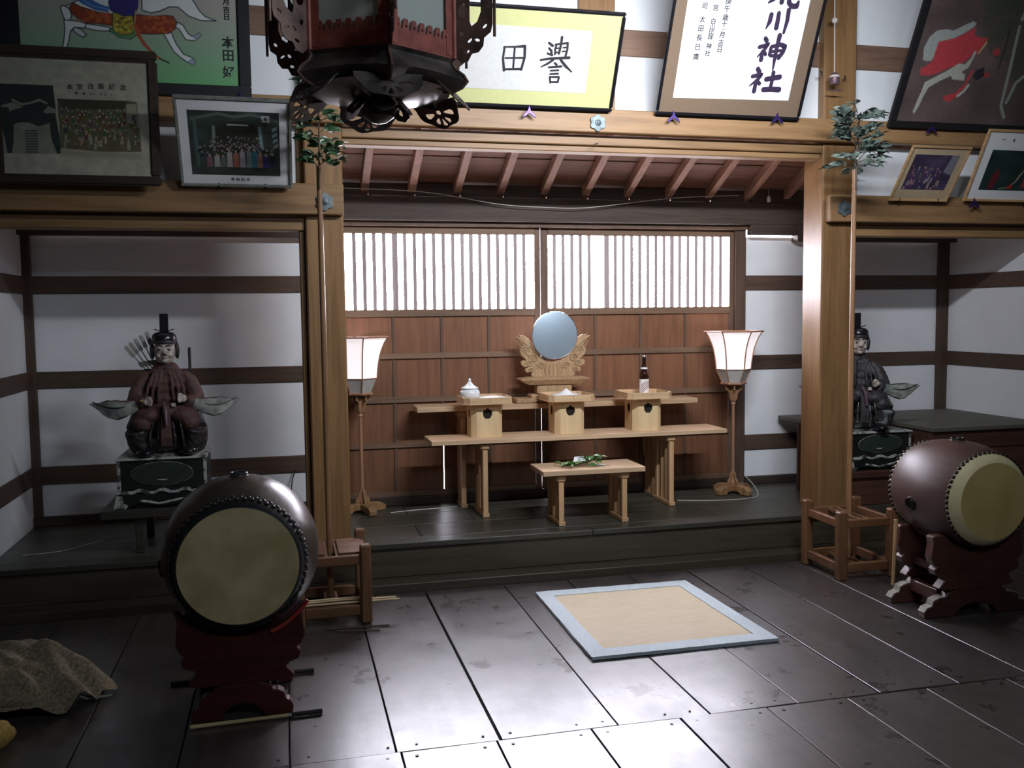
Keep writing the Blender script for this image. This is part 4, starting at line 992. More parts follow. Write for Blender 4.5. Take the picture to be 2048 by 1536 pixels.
    m = MB(); rr = []
    for z, w, y in ((.27, .022, -.135), (.22, .024, -.172), (.16, .026, -.186), (.10, .028, -.188), (.055, .030, -.178)):
        rr.append([(-w, y, z), (w, y, z), (w, y + .012, z), (-w, y + .012, z)])
    m.rings(rr).build('sash', robe, t, bevel=.003)
    MB().tube([(-.01, -.150, .285), (0, -.195, .25), (.004, -.203, .17)], [.010, .012, .009], 10).build('sword_hilt_hanging', M_bell, t, True)
    for s in (-1, 1):
        m = MB(); m.ball((s * .108, -.150, .028), (.050, .075, .026), 16, 10); m.v = [(x, y, max(z, .002)) for x, y, z in m.v]; m.build('shoe', M_blk, t, True)
    # hands with five curled fingers
    for s in (-1, 1):
        hx, hz = (s * .092, .292) if s < 0 else (s * .085, .305)
        m = MB(); m.ball((hx, -.128, hz), (.026, .018, .021), 14, 8)
        for f in range(4):
            fz = hz + .016 - .0105 * f; L = (.019, .022, .021, .017)[f]; s2 = -s
            m.tube([(hx + s2 * .006, -.142, fz), (hx + s2 * (.010 + L * .6), -.150, fz), (hx + s2 * (.008 + L * .8), -.137, fz - .001), (hx + s2 * .008, -.133, fz - .002)], [.0062, .0060, .0055, .0048], 8)
        m.tube([(hx + s * .006, -.135, hz + .014), (hx - s * .008, -.142, hz + .026), (hx - s * .022, -.144, hz + .024)], [.0075, .0068, .0055], 8)
        remesh(m, 'hand', M_face, t, .0024, 2)
    MB().ball((-.120, -.143, .300), (.012, .008, .010)).build('gold_cuff_ornament', M_gsoul, t, True)
    box('white_clasp', M_face, (.028, .052, -.152, -.135, .262, .284), t, .004)
    # head
    m = MB()
    m.ball((0, -.012, .560), (.052, .056, .064), 24, 18); m.ball((0, -.024, .527), (.040, .038, .034), 20, 12)
    m.ball((0, -.052, .512), (.016, .014, .012), 12, 8)
    m.tube([(0, -.060, .575), (0, -.071, .556), (0, -.073, .547)], [.005, .0075, .0085], 8)
    for s in (-1, 1):
        m.ball((s * .052, -.002, .553), (.008, .014, .020), 10, 8); m.ball((s * .007, -.068, .546), (.005, .005, .004), 8, 6)
        m.ball((s * .026, -.052, .540), (.014, .012, .012), 10, 8); m.ball((s * .021, -.060, .577), (.014, .006, .005), 10, 6)
    m.ball((0, -.0635, .530), (.012, .006, .0035), 10, 6); m.ball((0, -.062, .5235), (.010, .006, .0035), 10, 6)
    remesh(m, 'head', M_face, t, .0034, 2)
    for s in (-1, 1):
        MB().ball((s * .021, -.0615, .567), (.0095, .004, .0036), 10, 6).build('eye', M_ink, t, True)
        MB().tube([(s * .008, -.068, .586), (s * .022, -.066, .591), (s * .036, -.055, .585)], [.0022, .003, .0015], 6).build('eyebrow', M_ink, t, True)
    MB().tube([(-.012, -.0685, .5275), (0, -.0705, .5268), (.012, -.0685, .5275)], .0016, 6).build('lips', M_lred, t, True)
    if True:
        MB().tube([(-.012, -.0700, .540), (0, -.0735, .5395), (.012, -.0700, .540)], [.001, .0018, .001], 6).build('moustache', M_ink, t, True)
    # court cap
    MB().lathe([(0.055, .598), (0.059, .602), (0.060, .620), (0.056, .638), (0.044, .650), (0.020, .657), (0, .658)], (0, -.004, 0), 28).build('cap', M_blk, t, True)
    MB().lathe([(0.060, .596), (0.062, .600), (0.062, .609), (0.0595, .612)], (0, -.004, 0), 28, cap=False).build('cap_band', M_hak, t, True)
    MB().box(-.021, .021, .012, .026, .650, .745).build('cap_tail', M_blk, t, bevel=.003)
    MB().tube([(-.046, .01, .668), (-.02, .006, .660), (.02, .006, .660), (.046, .01, .668)], .0028, 6).build('cap_pin', M_tack, t, True)
    for s in (-1, 1):            # ear tufts
        rr = []
        m = MB(); m.ball((s * .058, -.006, .562), (.012, .022, .042), 12, 10); m.v = [tuple(Vector(p) + Vector((1, 1, 0)) * .003 * mn.noise(Vector(p) * 80)) for p in m.v]
        m.build('hair_tuft', M_hak, t, True)
    for o in [o for o in t.children if o.name.split('.')[0] in ('head', 'eye', 'eyebrow', 'lips', 'moustache', 'cap', 'cap_band', 'cap_tail', 'cap_pin', 'hair_tuft')]:
        o.data.transform(Matrix.Translation((0, 0, .490)) @ Matrix.Scale(1.10, 4) @ Matrix.Translation((0, 0, -.497)))
    if quiver:
        for k in range(5):
            a = R(-38 + 5 * k); bx2 = -.085 + .016 * k; d = Vector((math.sin(a) * 1.0, .1, math.cos(a)))
            b0 = Vector((bx2, .055, .43)); e_ = b0 + d * (.20 + .012 * k)
            MB().tube([b0, e_], .0035, 6).build('arrow_shaft', M_arrow, t)
            for f in (0, 1, 2):
                m = MB(); n_ = Vector((math.cos(a), 0, -math.sin(a))) * .011
                q0, q1 = b0 + d * (.125 + .012 * k), b0 + d * (.195 + .012 * k)
                y_ = Vector((0, .0018, 0))
                if f: q0, q1 = b0 + d * .055, b0 + d * .085
                if f == 2: continue
                m.add([tuple(q0 - n_ - y_), tuple(q0 + n_ - y_), tuple(q1 + n_ - y_), tuple(q1 - n_ - y_), tuple(q0 - n_ + y_), tuple(q0 + n_ + y_), tuple(q1 + n_ + y_), tuple(q1 - n_ + y_)], [(0, 1, 2, 3), (7, 6, 5, 4), (0, 4, 5, 1), (1, 5, 6, 2), (2, 6, 7, 3), (3, 7, 4, 0)])
                m.build('arrow_feather', M_arrow, t)
        box('quiver', M_hak, (-.115, -.03, .05, .085, .33, .46), t, .006)
        MB().box(.118, .134, .045, .057, .42, .575).build('bow_tip', M_hak, t, bevel=.003)
    return t
def pedestal(x0, x1, y0, y1, z0, z1, label):
    t = thing('statue_pedestal', label, 'pedestal', ((x0 + x1) / 2, (y0 + y1) / 2, z0)); H = z1 - z0; xc = (x0 + x1) / 2; w = (x1 - x0)
    box('body', M_pedb, (x0 + .012, x1 - .012, y0 + .012, y1, z0 + H * .36, z1 - .012), t, 0.003)
    m = MB().box(x0, x1, y0, y1, z1 - .0118, z1); m.build('top_slab', M_flake, t, bevel=.003)
    box('corner_strip', M_flake, (x0 + .004, x0 + .022, y0 + .006, y0 + .022, z0 + H * .36, z1 - .013), t, .003)
    box('corner_strip', M_flake, (x1 - .022, x1 - .004, y0 + .006, y0 + .022, z0 + H * .36, z1 - .013), t, .003)
    M = Matrix.Translation((xc, y0 + .010, z0 + H * .68))
    plate('oval_panel', M_pedg, ell(0, 0, w * .34, H * .235, 32), [], .006, M @ XZ(), t, bev=.001)
    m = MB(); m.tube([(xc + w * .34 * math.cos(a), y0 + .008, z0 + H * .68 + H * .235 * math.sin(a)) for a in [2 * PI * k / 40 for k in range(41)]], .002, 6); m.build('oval_beading', M_flake, t, True)
    m = MB(); m.tube([(xc - .03, y0 + .006, z0 + H * .565), (xc - .012, y0 + .003, z0 + H * .555), (xc + .012, y0 + .003, z0 + H * .555), (xc + .03, y0 + .006, z0 + H * .565)], [.001, .004, .004, .001], 8); m.build('relief_highlight', M_flake, t, True)
    wave = [(x0 + w * k / 40, z0 + H * (.30 + .030 * math.cos(2 * PI * k / 10 * 1.0) * (1 if 6 < k < 34 else .3))) for k in range(41)]
    m = MB()
    m.prism(wave + [(p[0], p[1] + H * .06) for p in wave[::-1]], y0 - .002, y0 + .012); m.build('wavy_trim', M_flake, t)
    skirt = [(x0 - .015, z0 + .001), (x0 + .05, z0 + .001), (x0 + .07, z0 + H * .07), (x0 + .12, z0 + H * .11), (xc - .05, z0 + H * .06), (xc, z0 + H * .04), (xc + .05, z0 + H * .06), (x1 - .12, z0 + H * .11), (x1 - .07, z0 + H * .07), (x1 - .05, z0 + .001), (x1 + .015, z0 + .001), (x1 + .006, z0 + H * .15), (x1, z0 + H * .29), (x0, z0 + H * .29), (x0 - .006, z0 + H * .15)]
    m = MB(); m.prism(skirt, y0 - .008, y0 + .014); m.build('cloud_skirt', M_pedb, t)
    m = MB(); m.prism([(x0 - .016, z0 + .002), (x0 + .045, z0 + .002), (x0 + .058, z0 + H * .08), (x0 + .035, z0 + H * .12), (x0 + .03, z0 + H * .27), (x0, z0 + H * .28), (x0 - .008, z0 + H * .15)], y0 - .010, y0 - .0085); m.build('flaked_corner', M_flake, t)
    m = MB(); m.tube([(x0 + w * f, y0 - .008, z0 + H * g) for f, g in ((.25, .16), (.34, .14), (.46, .09), (.56, .12), (.72, .17), (.9, .15))], [.007, .008, .005, .007, .006, .005], 8); m.build('flaked_scroll', M_flake, t, True)
    box('base_box', M_pedb, (x0 + .01, x1 - .01, y0 + .0145, y1, z0 + .001, z0 + H * .358), t, 0)
    return t
# left: pedestal on a dark stool
st = thing('low_stool', 'dark low wooden stool carrying the left statue pedestal', 'stool', (-0.66, 5.42, PZ))
box('stool_top', M_stool, (-0.965, -0.345, 5.175, 5.66, 0.440, 0.487), st, .004)
for xa in (-0.80, -0.42):
    for ya in (5.21, 5.60): box('leg', M_stool, (xa, xa + .04, ya, ya + .04, PZ + .001, 0.4395), st, .003)
pedestal(-0.885, -0.425, 5.20, 5.62, 0.4875, 0.755, 'black green pedestal with flaking white edges under the left red-robed statue')
statue(-0.640, 5.40, 0.756, 4, 'seated guardian statue in faded red robe with arrows, in the left alcove', M_robe, M_hak)
st = thing('low_stool', 'brown low box bench carrying the right statue pedestal', 'stool', (3.66, 5.42, PZ))
box('stool_top', M_dais, (3.47, 3.965, 5.16, 5.66, 0.425, 0.468), st, .004)
box('bench_front', M_dais, (3.48, 3.955, 5.18, 5.20, PZ + .001, 0.4245), st, .003)
for xa in (3.48, 3.93): box('bench_side', M_dais, (xa, xa + .025, 5.201, 5.64, PZ + .001, 0.4245), st, .003)
pedestal(3.475, 3.945, 5.20, 5.62, 0.4685, 0.715, 'black green pedestal with worn pale edges under the right dark-robed statue')
statue(3.655, 5.39, 0.716, -18, 'seated guardian statue in dark robe half hidden behind the right pole', M_robeb, M_hakR, False)
# ================================================================== PICTURES
class Canvas:
    """colour grid painted in metres; becomes a flat mesh with one colour per point"""
    def __init__(s, w, h, n, bg):
        s.w, s.h = w, h; s.nx = n; s.ny = max(4, int(n * h / w))
        s.X, s.Y = np.meshgrid(np.linspace(0, w, s.nx), np.linspace(0, h, s.ny)); s.px = w / s.nx
        s.c = np.zeros((s.ny, s.nx, 3)); s.c[:] = bg; s.rng = np.random.RandomState(int(n))
    def mix(s, a, col):
        a = np.clip(a, 0, 1)[..., None]; s.c = s.c * (1 - a) + np.array(col) * a
    def poly(s, pts, col, soft=1.0, alpha=1.0):
        ins = np.zeros(s.X.shape, bool); d = np.full(s.X.shape, 9.0); n = len(pts)
        for i in range(n):
            x0, y0 = pts[i]; x1, y1 = pts[(i + 1) % n]
            if y0 != y1:
                c = ((y0 > s.Y) != (y1 > s.Y)) & (s.X < (x1 - x0) * (s.Y - y0) / (y1 - y0) + x0); ins ^= c
            d = np.minimum(d, s.seg(x0, y0, x1, y1))
        sd = np.where(ins, d, -d); s.mix((sd / (s.px * soft) + .5) * alpha if alpha == 1 else np.clip(sd / (s.px * soft) + .5, 0, 1) * alpha, col)
    def seg(s, x0, y0, x1, y1):
        dx, dy = x1 - x0, y1 - y0; L = dx * dx + dy * dy + 1e-12
        t = np.clip(((s.X - x0) * dx + (s.Y - y0) * dy) / L, 0, 1); return np.hypot(s.X - x0 - t * dx, s.Y - y0 - t * dy)
    def stroke(s, pts, w, col, alpha=1.0):
        a = np.zeros(s.X.shape)
        for i in range(len(pts) - 1):
            ww = w if not isinstance(w, (list, tuple)) else (w[i] + w[i + 1]) / 2
            a = np.maximum(a, np.clip((ww / 2 - s.seg(*pts[i], *pts[i + 1])) / s.px + .5, 0, 1))
        s.mix(a * alpha, col)
    def dot(s, x, y, rx, ry, col, alpha=1.0):
        d = 1 - np.hypot((s.X - x) / rx, (s.Y - y) / ry); s.mix(np.clip(d * min(rx, ry) / s.px + .5, 0, 1) * alpha, col)
    def grain(s, amt): s.c *= 1 + amt * (s.rng.rand(s.ny, s.nx, 1) - .5) * 2
    def blot(s, amt, k=6):
        g = s.rng.rand(k, k); yi = np.linspace(0, k - 1.001, s.ny); xi = np.linspace(0, k - 1.001, s.nx)
        y0 = yi.astype(int); x0 = xi.astype(int); fy = (yi - y0)[:, None]; fx = (xi - x0)[None, :]
        f = lambda a, b_: g[np.ix_(np.minimum(a, k - 1), np.minimum(b_, k - 1))]
        v = f(y0, x0) * (1 - fy) * (1 - fx) + f(y0 + 1, x0) * fy * (1 - fx) + f(y0, x0 + 1) * (1 - fy) * fx + f(y0 + 1, x0 + 1) * fy * fx
        s.c *= (1 + amt * (v - .5) * 2)[..., None]
    def obj(s, name, mat, parent, u, v, y, **kw):
        me = bpy.data.meshes.new(name); nx, ny = s.nx, s.ny
        co = np.stack([s.X + u, np.full(s.X.shape, y), s.Y + v], -1).reshape(-1, 3)
        i = np.arange(ny - 1)[:, None] * nx + np.arange(nx - 1)[None, :]
        f = np.stack([i, i + 1, i + nx + 1, i + nx], -1).reshape(-1, 4)
        me.vertices.add(len(co)); me.vertices.foreach_set('co', co.ravel())
        me.loops.add(f.size); me.loops.foreach_set('vertex_index', f.ravel().astype(np.int32))
        me.polygons.add(len(f)); me.polygons.foreach_set('loop_start', np.arange(0, f.size, 4, dtype=np.int32)); me.update(calc_edges=True)
        a = me.color_attributes.new('Col', 'FLOAT_COLOR', 'POINT')
        a.data.foreach_set('color', np.concatenate([np.clip(s.c, 0, 1), np.ones((ny, nx, 1))], -1).ravel())
        me.materials.append(mat); return link(name, me, parent, kw)
def frame(name, label, cat, org, tilt, W_, H_, bw_, depth, mat, backmat, group=None, round_=0.004, yaw=0, wind=None):
    """picture frame whose lower left front corner is org; leans forward by tilt degrees"""
    t = thing(name, label, cat, org, group, rot=(R(tilt), 0, R(yaw)))
    for nm_, b6 in (('frame_bar', (0, W_, 0, depth, 0, bw_)), ('frame_bar', (0, W_, 0, depth, H_ - bw_, H_)), ('frame_bar', (0, bw_, 0, depth, bw_, H_ - bw_)), ('frame_bar', (W_ - bw_, W_, 0, depth, bw_, H_ - bw_))):
        MB().box(*b6).build(nm_, mat, t, bevel=round_, seg=2, local=True)
    MB().box(bw_ * .8, W_ - bw_ * .8, depth * .45, depth * .9, bw_ * .8, H_ - bw_ * .8).build('mount_board', backmat, t, local=True)
    return t
def flat(name, mat, parent, pts, y, th=.0008):
    return MB().prism(pts, y, y + th).build(name, mat, parent, local=True)
def brush(name, mat, parent, strokes, y, th=.0006):
    """strokes: lists of (u, v, width) drawn as tapering round-ended ribbons"""
    m = MB()
    for st_ in strokes:
        P = []
        for i in range(len(st_) - 1):
            a, b_ = st_[i], st_[i + 1]; n = max(2, int(math.hypot(a[0] - b_[0], a[1] - b_[1]) / .004))
            for k in range(n): P.append(tuple(a[q] + (b_[q] - a[q]) * k / n for q in range(3)))
        P.append(st_[-1])
        L = []; Rr = []
        for i, p in enumerate(P):
            q0, q1 = P[max(0, i - 1)], P[min(len(P) - 1, i + 1)]; dx, dy = q1[0] - q0[0], q1[1] - q0[1]; l = math.hypot(dx, dy) or 1
            nx_, ny_ = -dy / l * p[2] / 2, dx / l * p[2] / 2; L.append((p[0] + nx_, p[1] + ny_)); Rr.append((p[0] - nx_, p[1] - ny_))
        n = len(P); y_ = y - th * .2 * (strokes.index(st_) % 5)
        m.add([(a, y_, b_) for a, b_ in L] + [(a, y_, b_) for a, b_ in Rr], [(i, i + 1, n + i + 1, n + i) for i in range(n - 1)])
        for p in (P[0], P[-1]):
            m.add([(p[0] + p[2] / 2 * math.cos(2 * PI * k / 12), y_ - th * .05, p[1] + p[2] / 2 * math.sin(2 * PI * k / 12)) for k in range(12)], [tuple(range(12))])
    return m.build(name, mat, parent, local=True)
def hook(x, z, label, mat=None):
    t = thing('butterfly_picture_hook', label, 'hook', (x, 5.045, z), 'butterfly-shaped metal hooks under the pictures')
    M = Matrix.Translation((x, 5.035, z)) @ XZ()
    star = [(0, .034), (.008, .010), (.030, -.010), (.036, -.026), (.018, -.016), (.004, -.004), (-.004, -.004), (-.018, -.018), (-.036, -.024), (-.028, -.008), (-.008, .010)]
    plate('hook_wings', mat or M_hook, star, [], .006, M, t, bev=.0015)
    MB().tube([(x, 5.036, z), (x, 5.086, z - .004)], .003, 6).build('hook_pin', M_tack, t, True)
def peg(x, z, label):
    t = thing('picture_peg', label, 'peg', (x, 5.04, z), 'small black pegs holding pictures')
    MB().box(x - .005, x + .005, 5.036, 5.088, z - .008, z - .002).build('peg_shaft', M_tack, t)
    MB().box(x - .006, x + .006, 5.036, 5.041, z - .008, z + .022).build('peg_lip', M_tack, t)

# 1 two large characters on a scroll, yellow mount, black frame with round corners
f = frame('calligraphy_frame', 'wide black-framed calligraphy of two large characters on yellow-green mount, behind the lantern', 'framed calligraphy', (0.335, 5.040, 2.620), 27, 1.492, .530, .020, .024, M_blk, M_yelmat, round_=.006)
flat('paper_sheet', M_paperg, f, [(.17, .096), (1.322, .096), (1.317, .425), (.17, .428)], .0095)
K = .0086
brush('character_right', M_ink, f, [
    [(1.082, .352, .012), (1.104, .338, .014)], [(1.086, .325, .011), (1.100, .312, .013), (1.104, .290, .012)], [(1.080, .298, .010), (1.108, .290, .011)],
    [(1.126, .348, .010), (1.120, .322, .011), (1.122, .296, .010)], [(1.118, .345, .009), (1.142, .350, .010)], [(1.122, .326, .008), (1.138, .328, .008)], [(1.120, .304, .008), (1.140, .306, .009)],
    [(1.150, .385, .014), (1.150, .352, .013), (1.144, .300, .012)], [(1.160, .352, .010), (1.186, .358, .012), (1.188, .322, .011), (1.182, .290, .012)], [(1.164, .332, .008), (1.182, .334, .008)], [(1.162, .312, .008), (1.180, .314, .008)],
    [(1.046, .262, .010), (1.100, .272, .013), (1.204, .282, .015)], [(1.116, .266, .013), (1.086, .244, .012), (1.052, .226, .006)], [(1.158, .268, .013), (1.188, .238, .015), (1.228, .208, .006)],
    [(1.126, .250, .010), (1.138, .242, .012)], [(1.096, .226, .010), (1.166, .234, .012)], [(1.108, .209, .009), (1.152, .213, .010)], [(1.108, .191, .009), (1.152, .195, .010)],
    [(1.108, .176, .010), (1.114, .146, .010)], [(1.110, .176, .009), (1.160, .178, .011), (1.156, .150, .010)], [(1.116, .149, .009), (1.156, .151, .010)]], .0075)
brush('character_left', M_ink, f, [[(.842, .318, .011), (.838, .260, .011), (.850, .198, .014)], [(.838, .318, .008), (.900, .322, .010), (.952, .328, .015), (.956, .270, .013), (.944, .206, .012)],
    [(.897, .320, .010), (.899, .216, .010)], [(.850, .262, .008), (.946, .268, .010)], [(.852, .204, .010), (.944, .210, .012)]], .0075)
# 2 shrine name, vertical, purple black ink on white
f = frame('calligraphy_frame', 'tall black-framed white sheet with large brushed shrine name and brown mount, at the upper right', 'framed calligraphy', (2.088, 5.040, 2.617), 24.6, .914, 1.18, .019, .024, M_blk, M_brownmat, round_=.006)
flat('paper_sheet', M_paper, f, [(.092, .098), (.816, .112), (.812, 1.09), (.078, 1.09)], .0095)
brush('shrine_name', M_inkp, f, [
    # lower part of the first character and its grass head above the frame of the photo
    [(.60, .790, .024), (.72, .795, .026)], [(.635, .815, .022), (.635, .770, .020)], [(.685, .818, .022), (.685, .772, .020)], [(.655, .765, .020), (.660, .745, .022)], [(.585, .735, .022), (.735, .742, .026)], [(.612, .735, .020), (.612, .692, .022), (.70, .694, .022)],
    [(.598, .678, .024), (.588, .652, .026), (.562, .632, .010)], [(.640, .678, .024), (.640, .640, .028)], [(.682, .680, .026), (.684, .640, .026), (.706, .622, .028), (.736, .624, .030), (.742, .648, .016)],
    [(.594, .572, .026), (.592, .535, .026), (.578, .498, .008)], [(.638, .582, .024), (.640, .545, .026), (.640, .505, .028)], [(.694, .602, .026), (.698, .545, .024), (.692, .482, .016)],
    [(.588, .446, .024), (.598, .434, .026)], [(.562, .398, .022), (.596, .408, .024), (.614, .420, .020), (.598, .390, .020), (.562, .346, .008)], [(.586, .376, .020), (.587, .330, .026)], [(.600, .372, .020), (.608, .360, .020)],
    [(.634, .398, .020), (.634, .362, .022)], [(.636, .404, .020), (.690, .418, .024), (.718, .410, .028), (.712, .378, .026), (.694, .346, .024)], [(.644, .378, .016), (.694, .386, .018)], [(.640, .356, .018), (.690, .356, .020)], [(.672, .466, .028), (.670, .400, .024), (.671, .330, .020), (.674, .276, .008)],
    [(.580, .280, .026), (.592, .264, .028)], [(.556, .238, .022), (.590, .246, .026), (.612, .252, .020), (.592, .222, .022), (.548, .184, .006)], [(.584, .212, .022), (.584, .156, .026)], [(.596, .210, .020), (.608, .200, .022)],
    [(.646, .226, .028), (.726, .242, .030)], [(.682, .264, .024), (.684, .220, .022), (.682, .176, .022)], [(.642, .168, .030), (.690, .172, .030), (.738, .172, .032)]], .0075)
for nm_, u, zs, body, sz in (('inscription_column', .323, [.622, .584, .538, .504, .476, .448, .405, .370], '庚午歳十一月吉日', .036), ('inscription_column', .255, [.584, .514, .485, .459, .429, .384, .345], '宮白山比咩神社', .034), ('inscription_column', .189, [.590, .521, .474, .425, .376, .324], '司太田長巳識', .036)):
    for zc, ch in zip(zs, body):
        text('written_character', M_ink, ch, sz * (.62 if ch in '一' else 1.0), .0004, Matrix.Translation((u, .0088, zc)) @ XZ(), f)
# 3 big votive painting at the right: red blanketed grey horse on brown
f = frame('votive_painting', 'large dark-framed old painting of a grey horse with red blanket, top right', 'painting', (3.604, 5.040, 2.600), 26, 1.50, 1.05, .042, .03, M_blkm, M_blkm)
c = Canvas(1.42, .97, 360, (.115, .080, .075)); ox, oy = .042, .042
def T3(p): return [(a - ox, b_ - oy) for a, b_ in p]
c.blot(.35, 9)
for (x, y, rx, ry) in ((.50, .62, .12, .14), (.62, .50, .16, .12), (.80, .80, .3, .2), (.46, .73, .14, .10), (.95, .35, .25, .2)): c.dot(x, y, rx, ry, (.055, .070, .045), .55)
c.poly(T3([(.105, .40), (.088, .47), (.105, .53), (.141, .567), (.20, .578), (.252, .574), (.310, .605), (.364, .632), (.389, .622), (.380, .600), (.330, .565), (.27, .531), (.20, .512), (.174, .49), (.175, .43), (.165, .40), (.13, .395)]), (.34, .36, .34))
c.poly(T3([(.174, .507), (.27, .531), (.33, .560), (.395, .602), (.402, .560), (.44, .545), (.501, .545), (.49, .50), (.468, .446), (.44, .470), (.41, .42), (.36, .385), (.30, .365), (.22, .325), (.165, .312), (.118, .315), (.108, .350), (.150, .375), (.172, .40)]), (.46, .055, .065))
c.poly(T3([(.355, .392), (.30, .352), (.24, .318), (.165, .275), (.160, .225), (.150, .165), (.142, .100), (.155, .085), (.172, .13), (.185, .20), (.20, .245), (.26, .285), (.33, .320), (.345, .300), (.43, .296), (.425, .33), (.39, .345), (.43, .37), (.445, .43), (.452, .468), (.436, .468), (.425, .42), (.40, .39)]), (.42, .42, .36))
c.poly(T3([(.318, .185), (.375, .162), (.41, .20), (.455, .27), (.475, .36), (.46, .36), (.44, .28), (.40, .225), (.335, .205)]), (.46, .055, .065))
c.stroke(T3([(.47, .27), (.452, .235), (.42, .205)]), .018, (.42, .42, .36)); c.stroke(T3([(.50, .52), (.47, .46)]), .012, (.42, .36, .16))
for p in ([(.69, .62), (.705, .50), (.72, .40), (.735, .28), (.75, .16), (.80, .09)], [(.74, .90), (.70, .78), (.69, .66)], [(.86, .36), (.80, .30), (.78, .18)]): c.stroke(T3(p), .020, (.30, .36, .30), .8)
for p in ([(.80, .66), (.78, .56), (.80, .46), (.85, .42), (.92, .5), (.92, .66)], [(.56, .48), (.60, .50), (.62, .46), (.58, .44)], [(.53, .345), (.58, .35), (.60, .33), (.55, .32)]): c.poly(T3(p), (.38, .05, .05), 1, .9)
c.poly(T3([(.49, .36), (.54, .38), (.56, .33), (.52, .30), (.48, .32)]), (.03, .025, .03)); c.stroke(T3([(.63, .60), (.64, .48), (.64, .38)]), .014, (.03, .025, .03), .7)
c.grain(.22); c.obj('painting', M_paint, f, ox, oy, .012)
# 4 small gold frame, group photograph
def crowd(c, x0, x1, y0, y1, rows, per, seed, dark=(.06, .055, .07), cols=None):
    r_ = random.Random(seed)
    for j in range(rows):
        for i in range(per):
            sc_ = (x1 - x0) / per * r_.uniform(.75, 1.2); xx = x0 + (x1 - x0) * (i + .5 + r_.uniform(-.55, .55)) / per
            yy = y1 - (y1 - y0) * (j + r_.uniform(-.45, .45)) / max(1, rows - 1)
            if r_.random() < .18: continue
            body = r_.choice(cols) if cols and j >= rows - 2 and r_.random() < .65 else tuple(v * r_.uniform(.5, 1.8) for v in dark)
            c.poly([(xx - sc_ * .45, yy - sc_ * 1.6), (xx + sc_ * .45, yy - sc_ * 1.6), (xx + sc_ * .35, yy - sc_ * .2), (xx - sc_ * .35, yy - sc_ * .2)], body, 1, .95)
            c.dot(xx, yy, sc_ * .26, sc_ * .32, (.34 * r_.uniform(.7, 1.2), .26, .22), .95)
f = frame('framed_photograph', 'small gold-framed group photograph with wide tan mount, under the right painting', 'framed photograph', (3.620, 5.040, 2.158), 36.6, .410, .368, .014, .018, M_gold, M_tanmat)
c = Canvas(.305, .232, 120, (.060, .045, .085)); c.blot(.4, 7)
c.poly([(.24, .12), (.305, .10), (.305, .232), (.255, .232)], (.20, .20, .24)); crowd(c, .01, .25, .03, .15, 4, 13, 3, (.07, .05, .11), [(.36, .26, .26), (.30, .16, .20), (.25, .22, .3)])
c.grain(.15); c.obj('photograph', M_photo, f, .046, .080, .007)
# 5 white mounted picture at the right edge
f = frame('framed_photograph', 'gold-framed dark stage photograph with white mount at the right edge', 'framed photograph', (4.150, 5.040, 2.166), 28, .62, .456, .016, .02, M_gold, M_paper)
c = Canvas(.46, .255, 150, (.020, .040, .038)); c.blot(.4, 7)
c.poly([(.055, .01), (.10, .01), (.115, .10), (.095, .145), (.07, .12)], (.13, .022, .028), 3); c.stroke([(.15, .01), (.21, .02), (.25, .06), (.27, .11), (.30, .15)], [.004, .006, .012, .012, .004], (.34, .32, .22))
c.poly([(.20, .01), (.24, .012), (.235, .04), (.21, .035)], (.40, .03, .03)); c.poly([(.30, .02), (.34, .02), (.335, .15), (.31, .14)], (.28, .05, .05), 2); c.stroke([(.36, .02), (.38, .10), (.37, .16)], .02, (.30, .28, .22))
c.grain(.2); c.obj('photograph', M_photo, f, .080, .075, .008)
flat('mount_stain', M_tanmat, f, ell(.130, .395, .012, .006, 10), .0085, .0004); flat('mount_spot', M_nailc, f, ell(.205, .392, .008, .009, 10), .0085, .0004)
# 8 votive painting at the left: white horse running, green ground
f = frame('votive_painting', 'large black-framed painting of a running white horse with red and blue harness, upper left', 'painting', (-1.300, 5.045, 2.616), 2.5, 1.172, 1.02, .058, .03, M_blkm, M_blkm)
ox, oy = .098, .050
c = Canvas(1.010, .92, 430, (.5, .5, .5))
g_ = np.clip((c.Y) / .50, 0, 1)[..., None]
c.c = np.where(g_ < .35, np.array((.14, .40, .16)) * (1 - g_ / .35) + np.array((.24, .38, .25)) * (g_ / .35), np.array((.24, .38, .25)) * (1 - (g_ - .35) / .65) + np.array((.46, .35, .36)) * ((g_ - .35) / .65))
def T8(p): return [(a - ox, b_ - oy) for a, b_ in p]
WH, OL = (.66, .70, .68), (.03, .035, .05)
def shape(p, col, o=.0055): c.poly(T8(p), col); c.stroke(T8(p + [p[0]]), o, OL)
shape([(.305, .40), (.36, .43), (.44, .455), (.52, .455), (.55, .40), (.50, .36), (.42, .355), (.36, .375)], WH)      # neck and chest, head turned away
shape([(.66, .46), (.66, .405), (.70, .395), (.74, .405), (.79, .43), (.83, .43), (.88, .39), (.94, .372), (1.01, .375), (.96, .392), (.93, .42), (.90, .47), (.84, .52), (.78, .50), (.74, .47)], WH)  # tail
shape([(.285, .40), (.302, .405), (.325, .39), (.335, .36), (.325, .335), (.305, .325), (.30, .345), (.292, .365)], WH)       # muzzle
shape([(.298, .337), (.36, .335), (.40, .325), (.392, .303), (.345, .305), (.325, .285), (.315, .24), (.305, .205), (.312, .196), (.29, .190), (.282, .198), (.292, .235), (.300, .29)], WH)   # fore leg
shape([(.345, .305), (.372, .298), (.398, .272), (.382, .258), (.352, .275), (.335, .29)], (.50, .53, .56))
shape([(.40, .325), (.50, .315), (.52, .295), (.44, .295), (.39, .305)], WH)
shape([(.64, .295), (.70, .295), (.755, .300), (.775, .262), (.80, .215), (.828, .190), (.860, .168), (.892, .152), (.902, .170), (.885, .190), (.845, .205), (.815, .25), (.80, .285), (.79, .315), (.70, .32)], WH)  # hind leg
